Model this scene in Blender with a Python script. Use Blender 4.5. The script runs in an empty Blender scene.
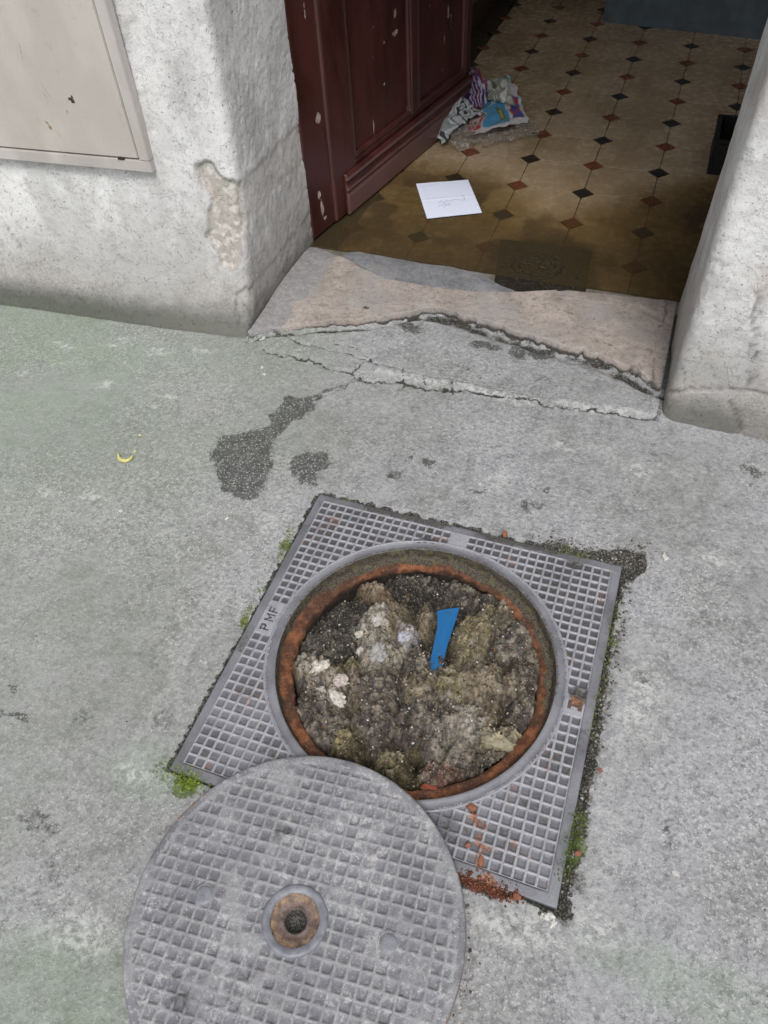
import bpy, bmesh, math, random
import numpy as np
from mathutils import Vector, Matrix
random.seed(7); rng = np.random.default_rng(7)
S = bpy.context.scene
COL = S.collection
# ---------------------------------------------------------------- camera
R = np.array([[0.94078630, 0.33589972, -0.04574392], [0.22669837, -0.72370203, -0.65181533], [-0.25204956, 0.60284886, -0.75699687]])
CAM = np.array([0.30797103, -0.86035185, 1.60053184]); F = 757.47376
cd = bpy.data.cameras.new('camera'); cam = bpy.data.objects.new('camera', cd); COL.objects.link(cam)
cd.sensor_fit = 'VERTICAL'; cd.sensor_height = 24.0; cd.sensor_width = 18.0; cd.lens = F * 24 / 1024
cd.clip_start = 0.02; cd.clip_end = 500
rx, ry, rz_ = R[0], -R[1], -R[2]
cam.matrix_world = Matrix(((rx[0], ry[0], rz_[0], CAM[0]), (rx[1], ry[1], rz_[1], CAM[1]), (rx[2], ry[2], rz_[2], CAM[2]), (0, 0, 0, 1)))
S.camera = cam
# ---------------------------------------------------------------- sky and sun (overcast)
W = bpy.data.worlds.new('World'); S.world = W; W.use_nodes = True
wn = W.node_tree; wn.nodes.clear()
sky = wn.nodes.new('ShaderNodeTexSky'); sky.sky_type = 'NISHITA'; sky.sun_disc = False
SUN_EL, SUN_AZ = math.radians(60), math.radians(160)      # azimuth: clockwise from +Y
sky.sun_elevation = SUN_EL; sky.sun_rotation = SUN_AZ; sky.air_density = 1.0; sky.dust_density = 4.0
hs = wn.nodes.new('ShaderNodeHueSaturation'); hs.inputs['Saturation'].default_value = 0.22
bg = wn.nodes.new('ShaderNodeBackground'); bg.inputs['Strength'].default_value = 0.11
wo = wn.nodes.new('ShaderNodeOutputWorld')
wn.links.new(sky.outputs[0], hs.inputs['Color']); wn.links.new(hs.outputs[0], bg.inputs['Color']); wn.links.new(bg.outputs[0], wo.inputs[0])
sl = bpy.data.lights.new('sun', 'SUN'); so = bpy.data.objects.new('sun', sl); COL.objects.link(so)
sl.energy = 1.4; sl.angle = math.radians(16); sl.color = (1.0, 0.985, 0.96)
sd = Vector((math.sin(SUN_AZ) * math.cos(SUN_EL), math.cos(SUN_AZ) * math.cos(SUN_EL), math.sin(SUN_EL)))
so.rotation_euler = sd.to_track_quat('Z', 'Y').to_euler()
S.view_settings.view_transform = 'Standard'; S.view_settings.look = 'None'; S.view_settings.exposure = 0.36; S.view_settings.gamma = 1.0

# ---------------------------------------------------------------- helpers
def onz(u, v, z=0.0):                                    # where the sight line of a photo point meets the level z
    d = R.T @ np.array([(u - 384) / F, (v - 512) / F, 1]); t = (z - CAM[2]) / d[2]; return CAM + t * d
def pz(L, z=0.0): return np.array([onz(u, v, z)[:2] for u, v in L])
def hsh(ix, iy, iz, seed):
    h = (ix * 374761393 + iy * 668265263 + iz * 2147483647 + seed * 1274126177) & 0xffffffff
    h = ((h ^ (h >> 13)) * 1274126177) & 0xffffffff
    h = ((h ^ (h >> 16)) * 2246822519) & 0xffffffff
    return ((h ^ (h >> 15)) & 0xffffff) / float(0xffffff)
def vn(P, sc, seed=0):                                    # value noise, P (N,2) or (N,3), cell size sc
    Q = P / sc; i = np.floor(Q).astype(np.int64); f = Q - i; f = f * f * (3 - 2 * f)
    if P.shape[1] == 2:
        x, y = i[:, 0], i[:, 1]; z = 0
        a = hsh(x, y, z, seed); b = hsh(x + 1, y, z, seed); c = hsh(x, y + 1, z, seed); d = hsh(x + 1, y + 1, z, seed)
        return (a + (b - a) * f[:, 0]) * (1 - f[:, 1]) + (c + (d - c) * f[:, 0]) * f[:, 1]
    x, y, z = i.T; r = 0
    for dz in (0, 1):
        a = hsh(x, y, z + dz, seed); b = hsh(x + 1, y, z + dz, seed); c = hsh(x, y + 1, z + dz, seed); d = hsh(x + 1, y + 1, z + dz, seed)
        v = (a + (b - a) * f[:, 0]) * (1 - f[:, 1]) + (c + (d - c) * f[:, 0]) * f[:, 1]
        r = r + v * (f[:, 2] if dz else 1 - f[:, 2])
    return r
def fbm(P, sc, oct=4, seed=0, gain=.5):
    r = 0; a = 1; t = 0
    for k in range(oct):
        r = r + a * vn(P + k * 17.13, sc, seed + k); t += a; a *= gain; sc /= 2.03
    return r / t
def worley(P, sc, seed=0):
    Q = P / sc; i = np.floor(Q).astype(np.int64); d1 = np.full(len(P), 9.); d2 = d1.copy(); idv = np.zeros(len(P))
    for ox in (-1, 0, 1):
        for oy in (-1, 0, 1):
            jx, jy = i[:, 0] + ox, i[:, 1] + oy
            px = jx + hsh(jx, jy, 1, seed); py = jy + hsh(jx, jy, 2, seed)
            d = np.hypot(px - Q[:, 0], py - Q[:, 1]); c = hsh(jx, jy, 3, seed)
            m = d < d1; d2 = np.where(m, d1, np.minimum(d2, d)); idv = np.where(m, c, idv); d1 = np.where(m, d, d1)
    return d1, d2, idv
def tilt(P, sc, seed):                                     # clods: every cell a plane with a slope of its own
    Q = P / sc; i = np.floor(Q).astype(np.int64); d1 = np.full(len(P), 9.); out = np.zeros(len(P))
    for ox in (-1, 0, 1):
        for oy in (-1, 0, 1):
            jx, jy = i[:, 0] + ox, i[:, 1] + oy; dx = Q[:, 0] - jx - hsh(jx, jy, 1, seed); dy = Q[:, 1] - jy - hsh(jx, jy, 2, seed)
            d = np.hypot(dx, dy); th = 6.283 * hsh(jx, jy, 4, seed); v = (dx * np.cos(th) + dy * np.sin(th)) * .6 + (hsh(jx, jy, 5, seed) - .5) * .6 - .5 * d * d
            m = d < d1; out = np.where(m, v, out); d1 = np.where(m, d, d1)
    return out * sc
def ss(a, b, x):
    t = np.clip((x - a) / (b - a), 0, 1); return t * t * (3 - 2 * t)
def seg_dist(P, L):
    best = np.full(len(P), 9.)
    for a, b in zip(L[:-1], L[1:]):
        d = b - a; t = np.clip(((P - a) @ d) / (d @ d + 1e-12), 0, 1); best = np.minimum(best, np.hypot(*(P - a - t[:, None] * d).T))
    return best
def poly_sd(P, L):                                        # signed distance, positive inside
    d = seg_dist(P, np.vstack([L, L[:1]])); ins = np.zeros(len(P), bool)
    for (x0, y0), (x1, y1) in zip(L, np.roll(L, -1, axis=0)):
        c = ((y0 > P[:, 1]) != (y1 > P[:, 1])); xx = (x1 - x0) * (P[:, 1] - y0) / ((y1 - y0) if y1 != y0 else 1e-9) + x0
        ins ^= c & (P[:, 0] < xx)
    return np.where(ins, d, -d)
def mesh_obj(name, V, Fc, m=None, parent=None, smooth=False, cols=None):
    me = bpy.data.meshes.new(name); V = np.asarray(V, float)
    Fa = np.asarray(Fc) if not isinstance(Fc, list) else None
    if Fa is not None and Fa.ndim == 2:
        n = len(Fa); k = Fa.shape[1]
        me.vertices.add(len(V)); me.vertices.foreach_set('co', V.astype(np.float32).ravel())
        me.loops.add(n * k); me.loops.foreach_set('vertex_index', Fa.astype(np.int32).ravel())
        me.polygons.add(n); me.polygons.foreach_set('loop_start', np.arange(0, n * k, k, dtype=np.int32))
        me.update(calc_edges=True)
    else:
        me.from_pydata([tuple(v) for v in V], [], [tuple(int(q) for q in f) for f in Fc]); me.update()
    if smooth: me.polygons.foreach_set('use_smooth', np.ones(len(me.polygons), bool))
    if cols:
        for an, arr in cols.items():
            at = me.attributes.new(an, 'FLOAT_COLOR', 'POINT'); a = np.ones((len(V), 4), np.float32); a[:, :arr.shape[1]] = arr; at.data.foreach_set('color', a.ravel())
    if m: me.materials.append(m)
    o = bpy.data.objects.new(name, me); COL.objects.link(o)
    if parent is not None: o.parent = parent
    return o
def tag(o, label=None, cat=None, group=None, kind=None):
    for k, v in (('label', label), ('category', cat), ('group', group), ('kind', kind)):
        if v: o[k] = v
    return o
def empty(name, loc, label, cat, group=None, rz=0):
    o = bpy.data.objects.new(name, None); COL.objects.link(o); o.location = loc; o.rotation_euler = (0, 0, rz); o.empty_display_size = .05
    return tag(o, label, cat, group)
def child(name, V, Fc, m, par, **k):                      # vertices given in world space, parent an unrotated empty
    V = np.asarray(V, float) - np.array(par.location); return mesh_obj(name, V, Fc, m, par, **k)
def box(a, b, bev=0.0, rot=0, jit=0):
    bm = bmesh.new(); bmesh.ops.create_cube(bm, size=1)
    a = np.array(a, float); b = np.array(b, float)
    for v in bm.verts: v.co = Vector((a + b) / 2 + (b - a) * np.array(v.co))
    if bev: bmesh.ops.bevel(bm, geom=list(bm.edges), offset=bev, segments=2, affect='EDGES')
    bm.verts.index_update(); V = np.array([v.co[:] for v in bm.verts]); Fc = [[v.index for v in f.verts] for f in bm.faces]; bm.free(); return V, Fc
def join(parts):
    V = []; Fc = []; n = 0
    for v, f in parts:
        V.append(np.asarray(v)); Fc += [[i + n for i in q] for q in f]; n += len(v)
    return np.vstack(V), Fc
def grid_faces(nx, ny):
    i = np.arange(nx * ny).reshape(ny, nx)
    return np.stack([i[:-1, :-1], i[:-1, 1:], i[1:, 1:], i[1:, :-1]], -1).reshape(-1, 4)
def compact(V, Fc, cols=None):
    u, inv = np.unique(Fc, return_inverse=True); Fc = inv.reshape(Fc.shape)
    return V[u], Fc, ({k: a[u] for k, a in cols.items()} if cols else None)
def lathe(prof, n=160, c=(0, 0), wob=None):
    a = np.arange(n) * 2 * math.pi / n; V = []; prof = np.array(prof, float)
    r = prof[:, 0][:, None] + 0 * a; z = prof[:, 1][:, None] + 0 * a; A = a[None, :] + 0 * r
    V = np.stack([r * np.cos(A) + c[0], r * np.sin(A) + c[1], z], -1).reshape(-1, 3)
    i = np.arange(len(prof) * n).reshape(len(prof), n); j = np.roll(i, -1, axis=1)
    Fc = np.stack([i[:-1], i[1:], j[1:], j[:-1]], -1).reshape(-1, 4)
    return V, Fc

# ---------------------------------------------------------------- materials
class M:
    def __init__(s, name, rough=.7, metal=0, spec=.4):
        s.m = bpy.data.materials.new(name); s.m.use_nodes = True; s.t = s.m.node_tree; s.b = s.t.nodes['Principled BSDF']
        s.b.inputs['Roughness'].default_value = rough; s.b.inputs['Metallic'].default_value = metal; s.b.inputs['Specular IOR Level'].default_value = spec
        g = s.t.nodes.new('ShaderNodeNewGeometry'); s.pos = g.outputs['Position']; s.h = None
    def n(s, t, **k):
        x = s.t.nodes.new(t)
        for a, v in k.items(): setattr(x, a, v)
        return x
    def put(s, sock, v):
        if isinstance(v, (int, float)): sock.default_value = v if sock.type != 'RGBA' else (v, v, v, 1)
        elif isinstance(v, (tuple, list)): sock.default_value = tuple(v) + ((1,) if len(v) == 3 and sock.type == 'RGBA' else ())
        else: s.t.links.new(v, sock)
    def noise(s, scale, detail=3, rough=.55, vec=None, dist=0, stretch=None):
        x = s.n('ShaderNodeTexNoise'); v = vec or s.pos
        if stretch:
            mp = s.n('ShaderNodeMapping'); mp.inputs['Scale'].default_value = stretch; s.put(mp.inputs['Vector'], v); v = mp.outputs[0]
        s.put(x.inputs['Vector'], v); x.inputs['Scale'].default_value = scale; x.inputs['Detail'].default_value = detail; x.inputs['Roughness'].default_value = rough; x.inputs['Distortion'].default_value = dist
        return x.outputs['Fac']
    def voro(s, scale, out='Color', feat='F1', rnd=1):
        x = s.n('ShaderNodeTexVoronoi', feature=feat); s.put(x.inputs['Vector'], s.pos); x.inputs['Scale'].default_value = scale; x.inputs['Randomness'].default_value = rnd; return x.outputs[out]
    def ramp(s, v, a, b, lo=0., hi=1.):
        x = s.n('ShaderNodeMapRange', interpolation_type='SMOOTHSTEP'); s.put(x.inputs[0], v)
        for i, q in enumerate((a, b, lo, hi)): x.inputs[i + 1].default_value = q
        return x.outputs[0]
    def mul(s, a, b, op='MULTIPLY'):
        x = s.n('ShaderNodeMath', operation=op); s.put(x.inputs[0], a); s.put(x.inputs[1], b); return x.outputs[0]
    def add(s, a, b): return s.mul(a, b, 'ADD')
    def mix(s, f, a, b, mode='MIX'):
        x = s.n('ShaderNodeMix', data_type='RGBA', blend_type=mode); s.put(x.inputs[0], f); s.put(x.inputs[6], a); s.put(x.inputs[7], b); return x.outputs[2]
    def sep(s, c):
        x = s.n('ShaderNodeSeparateColor'); s.put(x.inputs[0], c); return x.outputs
    def xyz(s, c=None):
        x = s.n('ShaderNodeSeparateXYZ'); s.put(x.inputs[0], c or s.pos); return x.outputs
    def attr(s, name):
        x = s.n('ShaderNodeAttribute'); x.attribute_name = name; return x.outputs
    def bump(s, h, dist=.001, strength=1.):
        x = s.n('ShaderNodeBump'); x.inputs['Distance'].default_value = dist; x.inputs['Strength'].default_value = strength; s.put(x.inputs['Height'], h)
        if s.h: s.t.links.new(s.h, x.inputs['Normal'])
        s.h = x.outputs[0]
    def done(s, col, rough=None):
        s.put(s.b.inputs['Base Color'], col)
        if rough is not None: s.put(s.b.inputs['Roughness'], rough)
        if s.h: s.t.links.new(s.h, s.b.inputs['Normal'])
        return s.m
def flat(name, c, rough=.7, metal=0, var=.25, sc=60, bd=.0006, spec=.4):
    m = M(name, rough, metal, spec); n = m.noise(sc, 4); n2 = m.noise(sc * 7, 2)
    c2 = tuple(q * (1 - var) for q in c); c3 = tuple(min(1, q * (1 + var)) for q in c)
    m.bump(n2, bd); return m.done(m.mix(m.ramp(n, .3, .7), c2, c3))

# pavement concrete: light and dark aggregate, stains from attributes
def mat_pavement():
    m = M('worn_concrete', .85, spec=.3)
    A = m.attr('ma'); a = m.sep(A['Color']); B = m.attr('mb'); b = m.sep(B['Color'])
    big = m.noise(2.2, 5, .6); mid = m.noise(17, 5, .7); fine = m.noise(170, 3, .7); vc = m.sep(m.voro(135))[0]; vc2 = m.sep(m.voro(300))[1]; vd = m.voro(135, 'Distance')
    c = m.mix(m.ramp(big, .35, .65), (.215, .218, .215), (.325, .328, .345))
    c = m.mix(m.mul(m.ramp(mid, .35, .7), .55), c, (.36, .365, .37))
    c = m.mix(m.mul(m.ramp(mid, .50, .3), .55), c, (.15, .153, .155)); sm = m.noise(75, 4, .75); c = m.mix(m.mul(m.ramp(sm, .48, .34), .58), c, (.12, .12, .122)); c = m.mix(m.mul(m.ramp(sm, .53, .66), .46), c, (.47, .47, .475))
    x0 = m.xyz()[0]; c = m.mix(m.mul(m.ramp(m.add(x0, m.mul(m.add(big, -.5), 1.2)), .0, -1.1), .45), c, (.26, .275, .235)); pm = m.ramp(m.noise(1.9, 5, .65, dist=.4), .36, .62, .35, 1.15); c = m.mix(m.mul(m.ramp(m.noise(6, 5, .7), .55, .72), .30), c, (.165, .168, .17)); c = m.mix(m.mul(m.mul(pm, m.ramp(vc, .55, .95)), .30), c, (.52, .52, .51))             # pale stones
    c = m.mix(m.mul(m.mul(pm, m.ramp(vc, .3, .0)), .36), c, (.12, .122, .125))             # dark stones
    c = m.mix(m.mul(m.mul(pm, m.ramp(vc2, .9, .97)), .48), c, (.62, .62, .60))
    c = m.mix(m.mul(m.mul(pm, m.ramp(fine, .44, .28)), .8), c, (.07, .07, .07))
    # algae green
    g = m.mul(a[1], m.ramp(m.noise(14, 5, .7), .3, .7, .45, 1.)); c = m.mix(g, c, m.mix(.62, c, (.225, .30, .20)))
    # pale scuffs
    c = m.mix(m.mul(a[2], m.ramp(m.noise(48, 5, .75), .44, .60)), c, (.52, .53, .515))
    # wet dark stain, pale stones stay visible in it
    st = m.ramp(m.add(a[0], m.mul(m.add(m.noise(60, 5, .82), -.5), 2.2)), .26, .86)
    dk = m.mix(m.ramp(vc2, .84, .93), m.mix(m.ramp(vc, .4, .9), (.050, .052, .049), (.10, .103, .098)), (.33, .34, .32))
    c = m.mix(m.mul(st, .86), c, dk)
    # soil in cracks and joints
    so_ = m.ramp(m.add(b[0], m.mul(m.add(fine, -.5), .6)), .35, .65); c = m.mix(so_, c, m.mix(m.ramp(vc2, .5, .9), (.03, .029, .025), (.13, .125, .11)))
    ms = m.ramp(m.add(b[1], m.mul(m.add(m.noise(120, 3), -.5), .9)), .42, .62); c = m.mix(m.mul(ms, .85), c, m.mix(m.ramp(fine, .35, .65), (.05, .075, .02), (.14, .19, .05)))
    ru = m.ramp(m.add(b[2], m.mul(m.add(m.noise(150, 3), -.5), .9)), .42, .6); c = m.mix(m.mul(ru, .8), c, (.20, .06, .03))
    m.bump(m.add(m.mul(vd, .6), m.noise(330, 3, .7)), .0022, 1.); m.bump(sm, .003, .8); m.bump(mid, .004, .7)
    return m.done(c, m.ramp(st, 0, 1, .88, .55))
def mat_plaster():
    m = M('whitewashed_plaster', .82, spec=.3)
    A = m.sep(m.attr('ma')['Color']); x = m.xyz()
    big = m.noise(4, 5, .6); mid = m.noise(22, 5, .7); fine = m.noise(140, 4, .7)
    c = m.mix(m.ramp(big, .35, .65), (.64, .635, .63), (.80, .795, .785)); fl = m.ramp(m.noise(5.5, 7, .68, dist=.6), .500, .512); c = m.mix(m.mul(fl, .40), c, (.77, .77, .775)); pt_ = m.noise(95, 3, .8); c = m.mix(m.mul(m.mul(m.ramp(pt_, .63, .68), m.ramp(m.noise(6, 4, .6), .45, .6)), .8), c, (.26, .25, .24)); c = m.mix(m.mul(m.ramp(m.noise(34, 5, .8, stretch=(1, 1, .45)), .56, .68), .4), c, (.44, .43, .415))
    c = m.mix(m.mul(m.ramp(mid, .5, .28), .5), c, (.38, .375, .37))
    c = m.mix(m.mul(m.ramp(m.noise(9, 5, .7, stretch=(1, 1, .25)), .55, .75), .35), c, (.43, .41, .39))
    c = m.mix(m.mul(m.ramp(m.noise(60, 4, .8), .63, .70), .75), c, (.22, .21, .20))   # pits and flecks
    # splash-back grime near the foot (a real band of dirt), broken by noise
    gr = m.mul(m.ramp(m.add(x[2], m.mul(m.add(mid, -.5), .22)), .46, .04), .85); c = m.mix(gr, c, m.mix(m.ramp(fine, .3, .7), (.22, .205, .185), (.37, .35, .33)))
    c = m.mix(m.mul(m.ramp(m.add(m.noise(3.2, 5, .65, stretch=(1, 1, .6)), m.mul(x[2], -.10)), .46, .58), .45), c, (.40, .395, .385)); c = m.mix(m.mul(m.ramp(m.noise(5, 4), .5, .7), m.mul(m.ramp(x[0], .2, .5), .7)), c, (.46, .41, .355)); gg = m.mul(m.ramp(m.add(x[2], m.mul(m.add(mid, -.5), .06)), .13, .03), .85); c = m.mix(m.mul(gg, A[1]), c, m.mix(m.ramp(x[0], -.9, -1.6), (.13, .13, .11), (.065, .075, .055)))
    # spalled patch: bare render and brick
    raw = m.mix(m.ramp(m.noise(40, 4), .4, .7), (.42, .39, .35), (.68, .65, .60)); raw = m.mix(m.mul(m.ramp(m.noise(13, 3), .55, .7), .7), raw, (.46, .25, .17))
    c = m.mix(A[0], c, raw)
    c = m.mix(m.mul(A[2], .9), c, (.07, .065, .06))
    m.bump(m.noise(210, 3, .7), .0014); m.bump(m.noise(60, 4, .7), .0014, .8); m.bump(fl, .0009); m.bump(m.mul(m.ramp(pt_, .62, .70), -1), .0025); m.bump(mid, .004, .7)
    return m.done(c)
def mat_stone(name, ca, cb, cd_):
    m = M(name, .75, spec=.35); A = m.sep(m.attr('ma')['Color'])
    c = m.mix(m.ramp(m.noise(12, 5, .65), .35, .65), ca, cb); c = m.mix(m.mul(m.ramp(m.noise(50, 5, .75), .52, .34), .75), c, cd_)
    c = m.mix(m.mul(m.ramp(m.noise(160, 2), .62, .7), .5), c, (.5, .45, .4))
    c = m.mix(m.mul(m.ramp(m.noise(5, 5, .7), .48, .62), .6), c, (.30, .29, .285)); c = m.mix(m.ramp(m.add(A[0], m.mul(m.add(m.noise(22, 4, .7), -.5), .7)), .3, .7), c, m.mix(m.ramp(m.noise(60, 3), .35, .7), (.24, .235, .238), (.325, .315, .315)))
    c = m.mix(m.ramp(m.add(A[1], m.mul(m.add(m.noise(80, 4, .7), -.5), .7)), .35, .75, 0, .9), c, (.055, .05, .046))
    g3 = m.noise(190, 3, .75); c = m.mix(m.mul(m.ramp(g3, .44, .30), .75), c, (.09, .08, .075)); c = m.mix(m.mul(m.ramp(g3, .60, .70), .5), c, (.55, .52, .48)); m.bump(g3, .0026); m.bump(m.noise(45, 4), .004, .8); return m.done(c)
def mat_iron(name, rustiness=0):
    m = M(name, .55, .25, .5); A = m.sep(m.attr('ma')['Color'])   # r worn rib, g rust, b dirt
    n = m.noise(38, 4, .65); fine = m.noise(260, 3, .7); n2 = m.noise(9, 4)
    c = m.mix(m.ramp(n2, .35, .65), (.100, .102, .116), (.195, .198, .222))
    rib = m.mul(A[0], m.ramp(n, .25, .5, .6, 1.)); c = m.mix(rib, c, m.mix(m.ramp(fine, .3, .7), (.27, .27, .295), (.40, .40, .43)))
    yy = m.xyz()[1]; c = m.mix(m.mul(m.mul(m.add(1.0, m.mul(A[0], -1)), m.ramp(m.add(yy, m.mul(m.add(n, -.5), .5)), -.32, .10, .12, .72)), m.ramp(A[0], .1, .0)), c, (.055, .054, .056)); c = m.mix(m.mul(m.ramp(n, .58, .72), .3), c, (.36, .355, .36))
    c = m.mix(m.mul(m.ramp(fine, .38, .25), .6), c, (.05, .05, .052))
    r = m.ramp(m.add(A[1], m.mul(m.add(m.noise(70, 4, .7), -.5), .8)), .40, .62); c = m.mix(m.mul(r, .85), c, m.mix(m.ramp(fine, .35, .65), (.15, .045, .018), (.38, .17, .08)))
    d = m.ramp(m.add(A[2], m.mul(m.add(m.noise(90, 4, .7), -.5), .9)), .42, .62); c = m.mix(m.mul(d, .85), c, m.mix(m.ramp(fine, .35, .65), (.035, .033, .03), (.12, .115, .10)))
    m.bump(fine, .0007); m.bump(n, .0012)
    return m.done(c, m.ramp(n, .3, .7, .45, .68))
def mat_lid():
    m = M('worn_cast_iron', .6, .15, .45); A = m.sep(m.attr('ma')['Color'])
    n = m.noise(30, 5, .7); fine = m.noise(240, 3, .7); n2 = m.noise(8, 4)
    c = m.mix(m.ramp(n2, .35, .65), (.135, .135, .152), (.185, .185, .205))
    c = m.mix(m.mul(A[0], .75), c, m.mix(m.ramp(fine, .3, .7), (.24, .24, .25), (.34, .335, .34)))
    c = m.mix(m.mul(m.ramp(m.noise(48, 5, .8), .50, .62), m.mul(m.ramp(n2, .40, .58), .62)), c, (.46, .455, .45))            # dried cement smears
    c = m.mix(m.mul(m.ramp(m.noise(330, 2), .63, .72), .6), c, (.60, .59, .57))
    c = m.mix(m.mul(m.ramp(fine, .38, .26), .5), c, (.06, .06, .06))
    r = m.ramp(m.add(A[1], m.mul(m.add(m.noise(60, 4, .7), -.5), .8)), .42, .62); c = m.mix(m.mul(r, .8), c, m.mix(m.ramp(fine, .35, .65), (.16, .06, .03), (.42, .24, .14)))
    d = m.ramp(m.add(A[2], m.mul(m.add(m.noise(60, 4, .7), -.5), .9)), .42, .65); c = m.mix(m.mul(d, .75), c, (.045, .043, .042))
    m.bump(fine, .0009); m.bump(n, .0014); return m.done(c)
def mat_rust():
    m = M('rusty_seat', .85, .05, .3); A = m.sep(m.attr('ma')['Color'])
    fine = m.noise(230, 4, .7); n = m.noise(30, 4, .7)
    c = m.mix(m.ramp(n, .35, .65), (.085, .034, .019), (.255, .100, .045)); c = m.mix(m.mul(m.ramp(m.noise(11, 4, .7), .44, .60), .75), c, (.055, .03, .022)); c = m.mix(m.mul(m.ramp(fine, .46, .30), .8), c, (.04, .022, .015)); c = m.mix(m.mul(m.ramp(m.noise(120, 4, .75), .58, .68), .5), c, (.24, .17, .12))
    cr = m.mix(m.ramp(fine, .35, .65), (.028, .023, .019), (.12, .10, .075)); cr = m.mix(m.mul(m.ramp(m.noise(55, 3), .55, .66), .5), cr, (.13, .13, .045))
    c = m.mix(m.ramp(m.add(A[0], m.mul(m.add(n, -.5), .5)), .4, .6), c, cr)
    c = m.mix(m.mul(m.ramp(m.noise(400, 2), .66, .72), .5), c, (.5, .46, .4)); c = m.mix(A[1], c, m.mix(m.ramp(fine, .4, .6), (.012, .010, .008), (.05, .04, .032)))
    m.bump(fine, .0022); m.bump(n, .003); return m.done(c)
def mat_attr(name, rough=.9, sp=.3, bd=.002, contrast=1, fleck=.5):
    m = M(name, rough, 0, sp); c = m.attr('ma')['Color']; fine = m.noise(260, 4, .75); n = m.noise(80, 4, .7)
    c = m.mix(m.mul(m.ramp(n, .55, .3), .75 * contrast), c, m.mix(.85, c, (.02, .018, .015)))
    c = m.mix(m.mul(m.ramp(n, .52, .75), .5 * contrast), c, m.mix(.5, c, (.4, .36, .3)))
    c = m.mix(m.mul(m.ramp(m.noise(420, 2), .60, .70), fleck), c, (.5, .46, .40))
    c = m.mix(m.mul(m.ramp(fine, .40, .27), .5 * contrast), c, (.02, .018, .016))
    m.bump(fine, bd); m.bump(n, bd * 2); return m.done(c, m.ramp(n, .4, .65, rough, rough - .3 * contrast))
def mat_print(name, rough=.35, sp=.5):
    m = M(name, rough, 0, sp); return m.done(m.attr('ma')['Color'])
def mat_tile(name, ca, cb, stain):
    m = M(name, .4, 0, .5); x = m.xyz()
    n = m.noise(5, 5, .65); n2 = m.noise(28, 4, .7); oi = m.n('ShaderNodeObjectInfo').outputs['Random']
    c = m.mix(m.ramp(n2, .35, .7), ca, cb); c = m.mix(m.mul(oi, .25), c, m.mix(.6, c, stain))
    wet = m.ramp(m.add(x[1], m.mul(m.add(n, -.5), .9)), 2.65, 2.15)
    c = m.mix(m.mul(m.ramp(n, .42, .62), .45), c, stain)
    c = m.mix(m.mul(m.ramp(m.noise(150, 3), .64, .72), .5), c, (.06, .045, .03))
    c = m.mix(m.mul(wet, .55), c, m.mix(m.ramp(m.noise(9, 5, .65), .35, .65), tuple(q * .7 for q in stain), stain)); c = m.mix(m.mul(m.ramp(m.noise(2.6, 5, .7), .5, .68), .4), c, stain)
    m.bump(n2, .0006, .6); return m.done(c, m.ramp(n2, .3, .7, .15, .34))
def mat_doorpaint():
    m = M('old_oxblood_paint', .38, 0, .5); A = m.sep(m.attr('ma')['Color'])
    n = m.noise(10, 4, .6, stretch=(1, 1, .3)); fine = m.noise(120, 4, .7, stretch=(1, 1, .3))
    c = m.mix(m.ramp(n, .3, .7), (.033, .008, .0068), (.070, .0165, .0135)); c = m.mix(m.mul(m.ramp(fine, .6, .75), .5), c, (.12, .04, .032))
    c = m.mix(m.mul(A[1], .6), c, (.22, .13, .12))                       # ridges painted paler as highlight lines; board edges paler too
    ch = m.ramp(m.add(A[0], m.mul(m.add(m.noise(90, 4, .7), -.5), .9)), .45, .58); c = m.mix(ch, c, m.mix(m.ramp(fine, .4, .6), (.30, .19, .15), (.55, .50, .46)))
    m.bump(fine, .0008); m.bump(m.mul(ch, -1), .0008); return m.done(c, m.ramp(n, .3, .7, .32, .5))
MP = mat_pavement(); MW = mat_plaster(); MI = mat_iron('grey_cast_iron'); ML = mat_lid(); MR = mat_rust()
MSt = mat_stone('pink_limestone', (.31, .27, .24), (.43, .37, .33), (.17, .15, .14)); MSl = mat_attr('sewage_sludge', .78, .5); MD = mat_doorpaint()

# ================================================================ SETTING
# pavement: one sheet, fine where it is seen close, running out past the street
def axis(lo, hi, st, far):
    a = list(np.arange(lo, hi + 1e-9, st)); s = st; l = lo; out = []
    while l > -far: s *= 1.6; l -= s; out.append(l)
    out = out[::-1]; s = st; h = a[-1]; o2 = []
    while h < far: s *= 1.6; h += s; o2.append(h)
    return np.array(out + a + o2)
GX = axis(-2.15, 1.3, .0058, 70); GY = axis(-1.1, 1.42, .0058, 70)
X, Y = np.meshgrid(GX, GY); P = np.stack([X.ravel(), Y.ravel()], 1); N0 = len(P)
near = (P[:, 0] > -2.3) & (P[:, 0] < 1.5) & (P[:, 1] > -1.2) & (P[:, 1] < 1.6); idx = np.where(near)[0]; Q = P[idx]
w1 = (fbm(Q, .05, 4, 3) - .5); w2 = (fbm(Q, .05, 4, 9) - .5); w3 = (fbm(Q, .016, 3, 13) - .5); w4 = (fbm(Q, .016, 3, 19) - .5); Qw = Q + np.stack([w1, w2], 1) * .055 + np.stack([w3, w4], 1) * .03
h = (fbm(Q, .6, 3, 1) - .5) * .012 + (fbm(Q, .03, 3, 5) - .5) * .0035
stain = np.zeros(len(Q)); green = np.zeros(len(Q)); pale = np.zeros(len(Q)); soil = np.zeros(len(Q)); moss = np.zeros(len(Q)); rust = np.zeros(len(Q))
def blob(u, v, ru, rv=None, ang=0, z=0):                  # soft ellipse on the ground about a photo point; radii in metres
    c = onz(u, v, z)[:2]; d = Qw - c; ca, sa = math.cos(ang), math.sin(ang); rv = rv or ru
    return 1 - np.hypot((d[:, 0] * ca + d[:, 1] * sa) / ru, (-d[:, 0] * sa + d[:, 1] * ca) / rv)
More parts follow.
